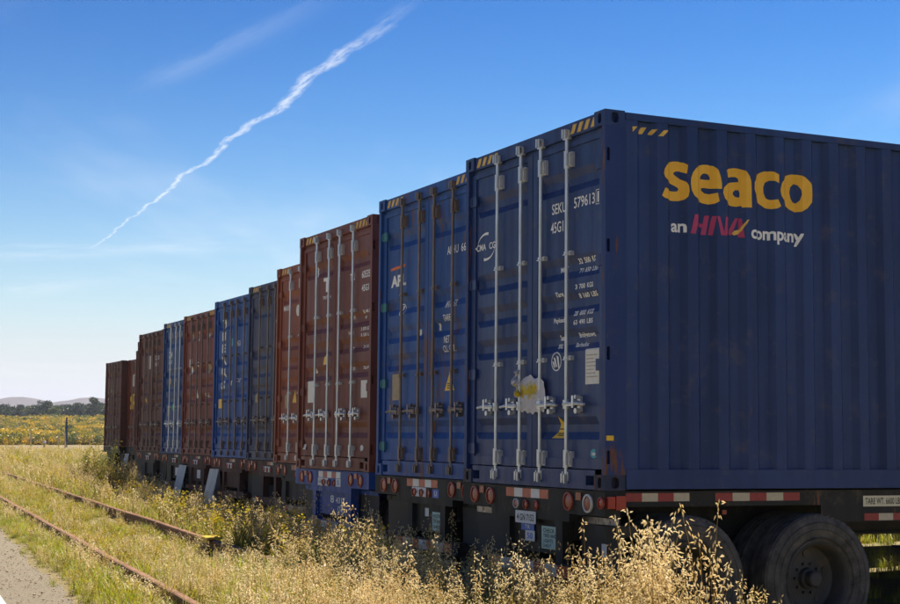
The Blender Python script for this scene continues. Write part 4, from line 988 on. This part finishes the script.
def spike(mb, p, d, L_, w, mi):
    d = d.normalized(); a = d.orthogonal().normalized(); b_ = d.cross(a)
    for e in (a, b_):
        mb.add([p, p+d*L_*.4+e*w, p+d*L_, p+d*L_*.4-e*w], [(0, 1, 2, 3)], mi)
def oat(mb, rn, bx, by, h, dens=1.0, stem=0, sp_=1):
    az = rn.uniform(0, 6.28); ln = rn.uniform(.02, .20)*h; d = Vector((math.cos(az), math.sin(az), 0)); pts = []
    for k in range(7):
        t = k/6; pts.append(Vector((bx, by, 0))+d*ln*t*t+Vector((0, 0, h*t*(1-.05*t))))
    for k in range(6): mb.cyl(pts[k], pts[k+1], .0028*(1-.1*k), .0028*(1-.1*(k+1)), n=3, mi=stem, cap=False)
    for k in range(rn.randint(1, 3)):
        q = rn.randint(1, 3); blade(mb, rn, pts[q], rn.uniform(.14, .30), .009, rn.uniform(0, 6.28), rn.uniform(.6, 1.2), stem, 4)
    n = int(rn.randint(20, 34)*dens); top = .38*h if h < 1 else .36
    for k in range(n):
        t = 1-(rn.random()**1.1)*top/h; f = t*6; i = min(5, int(f)); p = pts[i].lerp(pts[i+1], f-i)
        a = rn.uniform(0, 6.28); r_ = rn.uniform(.012, .055)*(1.25-(t-(1-top/h))/(top/h+1e-6)*.9)
        e = p+Vector((math.cos(a)*r_, math.sin(a)*r_, rn.uniform(-.012, .03)))
        spike(mb, e, Vector((math.cos(a)*.5, math.sin(a)*.5, rn.uniform(-1.2, .25))), rn.uniform(.024, .040), rn.uniform(.0042, .0068), sp_)
    spike(mb, pts[6], Vector((d.x*.3, d.y*.3, 1)), .03, .005, sp_)
def proto(name, mb, mats):
    o_ = bpy.data.objects.new(name, mb.mesh(name, mats)); PROTO_CUR.objects.link(o_)
def kinds(cname):
    global PROTO_CUR
    PROTO_CUR = bpy.data.collections.new(cname); return PROTO_CUR
# tall wild oats
K_OAT = kinds('oat_kinds')
for s_ in range(10):
    rn = random.Random(100+s_); mb = MB(); gr = s_ >= 5
    for k in range(rn.randint(3, 5) if gr else rn.randint(4, 7)): oat(mb, rn, rn.gauss(0, .055), rn.gauss(0, .055), rn.uniform(.62, 1.0), .55 if gr else 1.0, 2 if gr else 0, 1)
    for k in range(24 if gr else 14): blade(mb, rn, (rn.gauss(0, .06), rn.gauss(0, .06), 0), rn.uniform(.2, .62), .010, rn.uniform(0, 6.28), rn.uniform(.2, .9), rn.choice((2, 2, 3)) if gr else rn.choice((0, 2)), 4)
    proto('oat_%02d' % s_, mb, ['straw', 'spikelet', 'dry_green', 'olive_leaf'])
# low dry / green grass
K_GRASS = kinds('grass_kinds')
for s_ in range(8):
    rn = random.Random(200+s_); mb = MB(); g_ = s_ % 4
    for k in range(46): blade(mb, rn, (rn.gauss(0, .07), rn.gauss(0, .07), 0), rn.uniform(.08, .26), rn.uniform(.005, .010), rn.uniform(0, 6.28), rn.uniform(.2, 1.1), 0 if (rn.random() < (.05, .28, .5, .15)[g_]) else (1 if rn.random() < .5 else 2), 3)
    if g_ == 2:
        for k in range(4): oat(mb, rn, rn.gauss(0, .06), rn.gauss(0, .06), rn.uniform(.22, .38), .4, 0, 3)
    proto('grass_%02d' % s_, mb, ['straw', 'dry_green', 'fresh_green', 'spikelet'])
# leafy weeds with little yellow flowers
K_WEED = kinds('weed_kinds')
for s_ in range(6):
    rn = random.Random(300+s_); mb = MB()
    for k in range(rn.randint(6, 9)):
        h = rn.uniform(.25, .60); az = rn.uniform(0, 6.28); top = Vector((math.cos(az)*h*.35, math.sin(az)*h*.35, h)); b0 = Vector((rn.gauss(0, .04), rn.gauss(0, .04), 0))
        mb.cyl(b0, b0+top, .004, .002, n=3, mi=0, cap=False)
        for q in range(14):
            t = rn.uniform(.1, 1); p = b0+top*t; a = rn.uniform(0, 6.28); L_ = rn.uniform(.03, .075)
            dv = Vector((math.cos(a), math.sin(a), rn.uniform(-.2, .6))).normalized(); e = dv.cross(Vector((0, 0, 1))).normalized()*L_*.25
            mb.add([p, p+dv*L_*.5+e, p+dv*L_, p+dv*L_*.5-e], [(0, 1, 2, 3)], 0 if rn.random() < .6 else 1)
        if s_ < 3:
            for q in range(5):
                p = b0+top+Vector((rn.gauss(0, .03), rn.gauss(0, .03), rn.uniform(-.03, .04))); spike(mb, p, Vector((rn.gauss(0, .4), rn.gauss(0, .4), 1)), .028, .013, 2)
    proto('weed_%02d' % s_, mb, ['dry_green', 'fresh_green', 'mustard_flower'])
K_STALK = kinds('stalk_kinds')
for s_ in range(8):
    rn = random.Random(700+s_); mb = MB()
    for k in range(rn.randint(1, 2)): oat(mb, rn, rn.gauss(0, .03), rn.gauss(0, .03), rn.uniform(.8, 1.0), rn.uniform(.8, 1.3), 0 if s_ % 2 else 2, 1)
    proto('stalk_%02d' % s_, mb, ['straw', 'spikelet', 'dry_green'])
def scatter(name, coll, pts, label=None):
    """pts: (x, y, z, rotz, tilt, scale, kind)"""
    pts = np.array(pts, dtype=np.float32); n = len(pts)
    me = bpy.data.meshes.new(name); me.vertices.add(n); me.vertices.foreach_set('co', pts[:, :3].ravel())
    a = me.attributes.new('rot', 'FLOAT_VECTOR', 'POINT'); rv = np.zeros((n, 3), np.float32); rv[:, 0] = pts[:, 4]; rv[:, 2] = pts[:, 3]; a.data.foreach_set('vector', rv.ravel())
    a = me.attributes.new('size', 'FLOAT', 'POINT'); a.data.foreach_set('value', np.ascontiguousarray(pts[:, 5]))
    a = me.attributes.new('pick', 'INT', 'POINT'); a.data.foreach_set('value', pts[:, 6].astype(np.int32))
    o_ = link(name, me); tag(o_, label, kind='stuff')
    ng = bpy.data.node_groups.new(name, 'GeometryNodeTree')
    ng.interface.new_socket('Geometry', in_out='INPUT', socket_type='NodeSocketGeometry'); ng.interface.new_socket('Geometry', in_out='OUTPUT', socket_type='NodeSocketGeometry')
    gi = ng.nodes.new('NodeGroupInput'); go = ng.nodes.new('NodeGroupOutput'); ip = ng.nodes.new('GeometryNodeInstanceOnPoints')
    ci = ng.nodes.new('GeometryNodeCollectionInfo'); ci.inputs['Collection'].default_value = coll; ci.inputs['Separate Children'].default_value = True; ci.inputs['Reset Children'].default_value = True
    def na(nm, dt): q = ng.nodes.new('GeometryNodeInputNamedAttribute'); q.data_type = dt; q.inputs['Name'].default_value = nm; return q.outputs['Attribute']
    ng.links.new(gi.outputs[0], ip.inputs['Points']); ng.links.new(ci.outputs[0], ip.inputs['Instance']); ip.inputs['Pick Instance'].default_value = True
    e2r = ng.nodes.new('FunctionNodeEulerToRotation'); ng.links.new(na('rot', 'FLOAT_VECTOR'), e2r.inputs[0])
    ng.links.new(na('pick', 'INT'), ip.inputs['Instance Index']); ng.links.new(e2r.outputs[0], ip.inputs['Rotation']); ng.links.new(na('size', 'FLOAT'), ip.inputs['Scale'])
    ng.links.new(ip.outputs[0], go.inputs[0])
    md = o_.modifiers.new('scatter', 'NODES'); md.node_group = ng
    return o_
RN_ = random.Random(7)
def pt(L, M, sc, kind, tilt=.12):
    p = LM(L, M); z = gz(p.x, p.y)
    return (p.x, p.y, z-.01, RN_.uniform(0, 6.28), RN_.gauss(0, tilt), sc, kind)
oats = []; grass = []; weeds = []
def patchy(L, M, s=.5, o_=0.0): return mnoise.noise(Vector((L*s, M*s, o_)))
# A: the tall stand in front of the near trailers
def oat_at(L, M, top, kind=None):
    if 2.6 < L < 4.0 and 15.2 < M < 18.8: top -= .22
    p = LM(L, M); z = gz(p.x, p.y); oats.append(pt(L, M, max(.28, (top-z)/.90), RN_.randrange(10) if kind is None else kind))
for _ in range(4300):
    L = RN_.uniform(1.75, 5.45); M = RN_.uniform(7.6, 14.5)
    dl = door_L(M)-.12 if M > 9.7 else 5.35-.25*max(0, 9.7-M)
    if L > dl: continue
    d_ = 1.0
    if L > 4.9 and M < 10.6: d_ *= .25
    if L < 2.5: d_ *= 1-sst(9.2, 10.8, M)
    if L < 2.15: d_ *= .5
    if RN_.random() > d_*(.33+.75*patchy(L, M, .9)): continue
    top = .60+.24*patchy(L, M, .55, 2)+RN_.gauss(0, .09)-.10*sst(11.0, 14.5, M)-.16*sst(door_L(M)-1.5, door_L(M)-.5, L)*sst(9.6, 10.4, M)
    if RN_.random() < .07: top += RN_.uniform(.12, .34)
    oat_at(L, M, top)
for _ in range(17): oat_at(RN_.gauss(4.76, .17), RN_.gauss(8.9, .35), RN_.uniform(.75, 1.16))
for _ in range(7): oat_at(RN_.gauss(4.45, .12), RN_.gauss(9.2, .3), RN_.uniform(.85, 1.12))
for _ in range(5): oat_at(RN_.gauss(5.42, .06), RN_.gauss(8.7, .2), RN_.uniform(.62, .80))
for _ in range(1500):
    L = RN_.uniform(1.9, 5.2); M = RN_.uniform(8.2, 15)
    if L < (door_L(M) if M > 9.7 else 5.2) and not (1.95 < L < 2.36 and M > 10.5): grass.append(pt(L, M, RN_.uniform(.7, 1.5), RN_.choice((0, 4, 3, 7, 1))))
# B: between the rails
for _ in range(5200):
    L = RN_.uniform(2.26, 3.64); M = 12+RN_.random()**1.3*62
    if RN_.random() > .55+1.1*patchy(L, M, .7, 4): continue
    lo = 1-.5*sst(3.1, 3.6, L)
    if M < 17 and RN_.random() < .6*(1-sst(12.5, 17, M)): oat_at(L, M, RN_.uniform(.45, .68))
    elif RN_.random() < .82: grass.append(pt(L, M, RN_.uniform(.35, .80)*lo, RN_.choice((0, 1, 1, 2, 4, 5, 6, 3))))
    else: weeds.append(pt(L, M, RN_.uniform(.22, .45)*lo, RN_.randrange(3)))
# C: strip between the far rail and the doors
for _ in range(4300):
    M = 13.5+RN_.random()**1.2*44; dl = door_L(M)+.1
    L = RN_.uniform(3.84, max(4.2, dl))
    if RN_.random() > .75+.6*patchy(L, M, .5, 11): continue
    q = RN_.random(); near_rail = sst(3.8, 4.3, L)
    if q < .42: oat_at(L, M, .45+.16*near_rail-(.14 if 21 < M < 32 else 0)+RN_.gauss(0, .09)+(RN_.uniform(.1, .35) if RN_.random() < .08 else 0))
    elif q < .80: grass.append(pt(L, M, RN_.uniform(.7, 1.6), RN_.randrange(8)))
    else: weeds.append(pt(L, M, RN_.uniform(.5, 1.1), RN_.choice((3, 4, 5, 1))))
for _ in range(700):
    M = 12+RN_.random()**1.2*45; Lr = RN_.choice((2.20, 3.70)); L = Lr-RN_.uniform(.05, .16)
    if patchy(Lr, M, .9, 17) > -.12: grass.append(pt(L, M, RN_.uniform(.35, .75), RN_.randrange(8)))
# D: verge beside the asphalt
for _ in range(3600):
    L = RN_.uniform(1.50, 2.12)+.08*patchy(0, RN_.random()*9); M = 9.5+RN_.random()**1.2*42
    e = 1.66+.12*(mnoise.noise(Vector((M*.8, 1.3, 0)))+.6*mnoise.noise(Vector((M*3.1, 7.3, 0))))
    if L < e-.02 and RN_.random() > .06: continue
    if RN_.random() > .72+.8*patchy(L, M, 1.1, 6): continue
    grass.append(pt(L, M, RN_.uniform(.30, .78)*(.55+.6*sst(e, e+.35, L)), RN_.choice((0, 0, 4, 4, 3, 1, 2, 7))))
    if RN_.random() < .06: weeds.append(pt(L, M, RN_.uniform(.2, .4), RN_.randrange(6)))
# E: open rough ground beyond, towards the gravel track
for _ in range(9000):
    M = 34+RN_.random()**.8*92; L = RN_.uniform(3.8, 3.8+.28*M)
    if M < 57 and L > door_L(M)-.2: continue
    p = LM(L, M)
    if M >= 57 and p.x > -10+.0*M and p.y < 60: continue
    if RN_.random() > .66+.9*patchy(L, M, .16, 8): continue
    q = RN_.random()
    if q < .30: oats.append(pt(L, M, RN_.uniform(.35, .7), RN_.randrange(10)))
    elif q < .9: grass.append(pt(L, M, RN_.uniform(.9, 2.2), RN_.randrange(8)))
    else: weeds.append(pt(L, M, RN_.uniform(.8, 1.5), RN_.randrange(6)))
# F: left of the track, far verge
for _ in range(2500):
    M = 34+RN_.random()*116; L = RN_.uniform(1.5, 3.9)
    grass.append(pt(L, M, RN_.uniform(.5, 1.1), RN_.randrange(8)))
# H: short grass in the open beside the near trailer and around the viewer
for _ in range(5200):
    L = RN_.uniform(1.75, 15); M = RN_.uniform(-5, 10.5)
    if L < 5.3 and M > 8: continue
    p = LM(L, M); loc = (p-Vector((ORIG[0][0], ORIG[0][1], 0)))
    if loc.dot(V) > -.1 and loc.dot(U) > -.3: continue
    if RN_.random() > .6+.9*patchy(L, M, .45, 21): continue
    grass.append(pt(L, M, RN_.uniform(.35, .9), RN_.randrange(8)))
# G: thin grass under and between the trailers
for _ in range(1500):
    i = RN_.randrange(0, 7); x, y = ORIG[i]; a = RN_.uniform(-1.2, 3.2); b2 = RN_.uniform(0.3, 13)
    p = Vector((x, y, 0))+U*a+V*b2
    grass.append((p.x, p.y, gz(p.x, p.y)-.01, RN_.uniform(0, 6.28), 0.0, RN_.uniform(.5, 1.1), RN_.choice((0, 4, 3, 1))))
stalks = []
for _ in range(620):
    M = 8.3+RN_.random()*13; dl = door_L(M)-.1 if M > 9.7 else 5.1; L = RN_.uniform(2.0, dl)
    if L < 3.8 and M > 12.5: continue
    p = LM(L, M); stalks.append(pt(L, M, max(.3, RN_.uniform(.62, .98)-gz(p.x, p.y)), RN_.randrange(8), .16))
scatter('oat_stalks', K_STALK, stalks, 'single wild oat stalks standing above the dry grass')
scatter('wild_oats', K_OAT, oats, 'tall dry wild oats growing in front of the trailers'); scatter('rough_grass', K_GRASS, grass, 'short green and straw coloured grass on the verge and track'); scatter('low_weeds', K_WEED, weeds, 'leafy weeds with small yellow flowers among the grass')

K_STONE = kinds('stone_kinds')
simple('stone', (.27, .20, .13), .9, scale=30, col2=(.17, .125, .08))
for s_ in range(4):
    rn = random.Random(600+s_); bm = bmesh.new(); bmesh.ops.create_icosphere(bm, subdivisions=1, radius=.5)
    for q in bm.verts: q.co *= rn.uniform(.7, 1.2); q.co.z *= .6
    me = bpy.data.meshes.new('stone'); bm.to_mesh(me); bm.free(); me.materials.append(MATS['stone']); PROTO_CUR.objects.link(bpy.data.objects.new('stone_%02d' % s_, me))
stones = []
for _ in range(5200):
    L = RN_.uniform(.95, 1.9)+.12*RN_.random(); M = 8+RN_.random()**1.3*30; p = LM(L, M)
    stones.append((p.x, p.y, .272 if L < 1.72 else .255, RN_.uniform(0, 6.28), RN_.gauss(0, .3), min(.035, .006+RN_.expovariate(1/.006)), RN_.randrange(4)))
scatter('shoulder_gravel', K_STONE, stones, 'loose stones strewn along the road shoulder')
# bushes and trees: clumps of small leaf faces
def clump(rn, n, rx, rz, leaf, mb, c=(0, 0, 0), mi=0, shell=.55):
    for _ in range(n):
        a = rn.uniform(0, 6.28); u_ = rn.uniform(-1, 1); r_ = (shell+(1-shell)*rn.random())
        s_ = math.sqrt(1-u_*u_); p = Vector((c[0]+rx*r_*s_*math.cos(a), c[1]+rx*r_*s_*math.sin(a), c[2]+rz*r_*u_))
        d = Vector((rn.gauss(0, 1), rn.gauss(0, 1), rn.gauss(0, .7))).normalized(); e = d.orthogonal().normalized(); f = d.cross(e); l = leaf*rn.uniform(.6, 1.4)
        mb.add([p-e*l*.5, p+f*l*.3, p+e*l*.5, p-f*l*.3], [(0, 1, 2, 3)], mi)
# shrubs beside the trailers far down the row
def shrub(L, M, h, label, mats):
    p = LM(L, M); z = gz(p.x, p.y); t_ = thing('wild_shrub', (p.x, p.y, z), (0, 0, 0), label, 'shrub', 'shrubs along the row of trailers'); rn = random.Random(int(L*100+M))
    mb = MB(); fo = MB()
    for k in range(9):
        a = rn.uniform(0, 6.28); hh = .78*h*rn.uniform(.5, 1.1); q = Vector((math.cos(a)*hh*rn.uniform(.15, .55), math.sin(a)*hh*rn.uniform(.15, .55), hh))
        mb.cyl((0, 0, -.05), q*.55, .012, .008, n=4); mb.cyl(q*.55, q, .008, .003, n=4)
        for s_ in range(4): clump(rn, 80, .15*h, .24*h, .036, fo, q*rn.uniform(.35, 1.02), 0 if rn.random() < .5 else 1, .05)
    mb.build('stem', 'stem_brown', t_); fo.build('foliage', mats, t_)
shrub(4.65, 33.5, 1.25, 'yellow green feathery shrub beside the far rusty rail', ['dry_green', 'straw'])
shrub(5.3, 38.5, 1.35, 'dark olive shrub in front of the dark brown containers', ['olive_leaf', 'dry_green'])
shrub(6.1, 46.5, 1.5, 'dark shrub at the foot of the container closing the row', ['olive_leaf', 'dry_green'])
shrub(5.2, 44.0, 1.1, 'low yellowish shrub beside the dark olive shrub', ['dry_green', 'straw'])
# flowering bushes of the field
K_BUSH = kinds('bush_kinds')
for s_ in range(6):
    rn = random.Random(400+s_); mb = MB()
    for k in range(9): clump(rn, 70, .42, .34, .13, mb, (rn.gauss(0, .45), rn.gauss(0, .45), rn.uniform(.25, .75)), rn.choice((0, 0, 1)), .3)
    proto('bush_%02d' % s_, mb, [('mustard_bush', 'mustard_bush', 'dry_green', 'olive_leaf', 'mustard_flower', 'straw')[s_], ('dry_green', 'mustard_flower', 'mustard_bush', 'dry_green', 'mustard_bush', 'mustard_bush')[s_]])
bushes = []
for _ in range(14000):
    y = 204+RN_.random()**1.4*240; x = RN_.uniform(-.42*y, .12*y) if RN_.random() < .62 else RN_.uniform(-1.0*y, -.42*y)
    n_ = mnoise.noise(Vector((x*.03, y*.02, 1))); 
    kind = RN_.choice((0, 1, 0, 1, 2, 2, 5, 4)) if n_ > .0 else RN_.choice((3, 2, 2, 5, 0, 3))
    if y > 300: kind = RN_.choice((3, 2, 2, 5, 0))
    bushes.append((x, y, gz(x, y)-.1, RN_.uniform(0, 6.28), 0.0, RN_.uniform(.8, 2.0)*(1+.35*n_), kind))
scatter('flowering_field', K_BUSH, bushes, 'yellow flowering mustard bushes filling the field')
K_TREE = kinds('tree_kinds')
for s_ in range(6):
    rn = random.Random(500+s_); mb = MB(); h = rn.uniform(7.5, 10.5)
    mb.cyl((0, 0, -.5), (rn.gauss(0, .3), rn.gauss(0, .3), h*.6), .28, .12, n=6, mi=1)
    for k in range(20):
        a = rn.uniform(0, 6.28); r_ = rn.uniform(0, 3.2); z = rn.uniform(.30, .92)*h
        k_ = 1-abs(z/h-.5)*.9; mb.cyl((0, 0, z*.6), (math.cos(a)*r_*k_, math.sin(a)*r_*k_, z), .08, .03, n=4, mi=1)
        clump(rn, 85, 1.35, 1.0, .55, mb, (math.cos(a)*r_*k_, math.sin(a)*r_*k_, z), 0, .35)
    proto('tree_%02d' % s_, mb, ['dark_leaf' if s_ < 5 else 'olive_leaf', 'stem_brown'])
trees = []
for _ in range(3600):
    y = RN_.uniform(470, 760); x = RN_.uniform(-.46*y, .25*y) if RN_.random() < .7 else RN_.uniform(-1.0*y, -.46*y)
    gap = mnoise.noise(Vector((x*.016, 2, 0)))
    sc = RN_.uniform(.60, .86)*(1+.20*gap)
    trees.append((x, y, gz(x, y)-.2, RN_.uniform(0, 6.28), 0.0, sc, RN_.randrange(6)))
scatter('distant_wood', K_TREE, trees, 'dark belt of evergreen trees below the dry hills')

# ================================================================== AIR
m = bpy.data.materials.new('haze_air'); m.use_nodes = True; nt = m.node_tree; nt.nodes.clear(); out = nt.nodes.new('ShaderNodeOutputMaterial')
pvn = nt.nodes.new('ShaderNodeVolumePrincipled'); pvn.inputs['Color'].default_value = (.80, .87, 1.0, 1); pvn.inputs['Density'].default_value = .00014; pvn.inputs['Anisotropy'].default_value = .2
nt.links.new(pvn.outputs[0], out.inputs['Volume'])
hz = MB().box(-3600, 3600, -350, 4300, -2.0, 130.0).mesh('haze', []); hz.materials.append(m)
tag(link('haze', hz), kind='stuff')
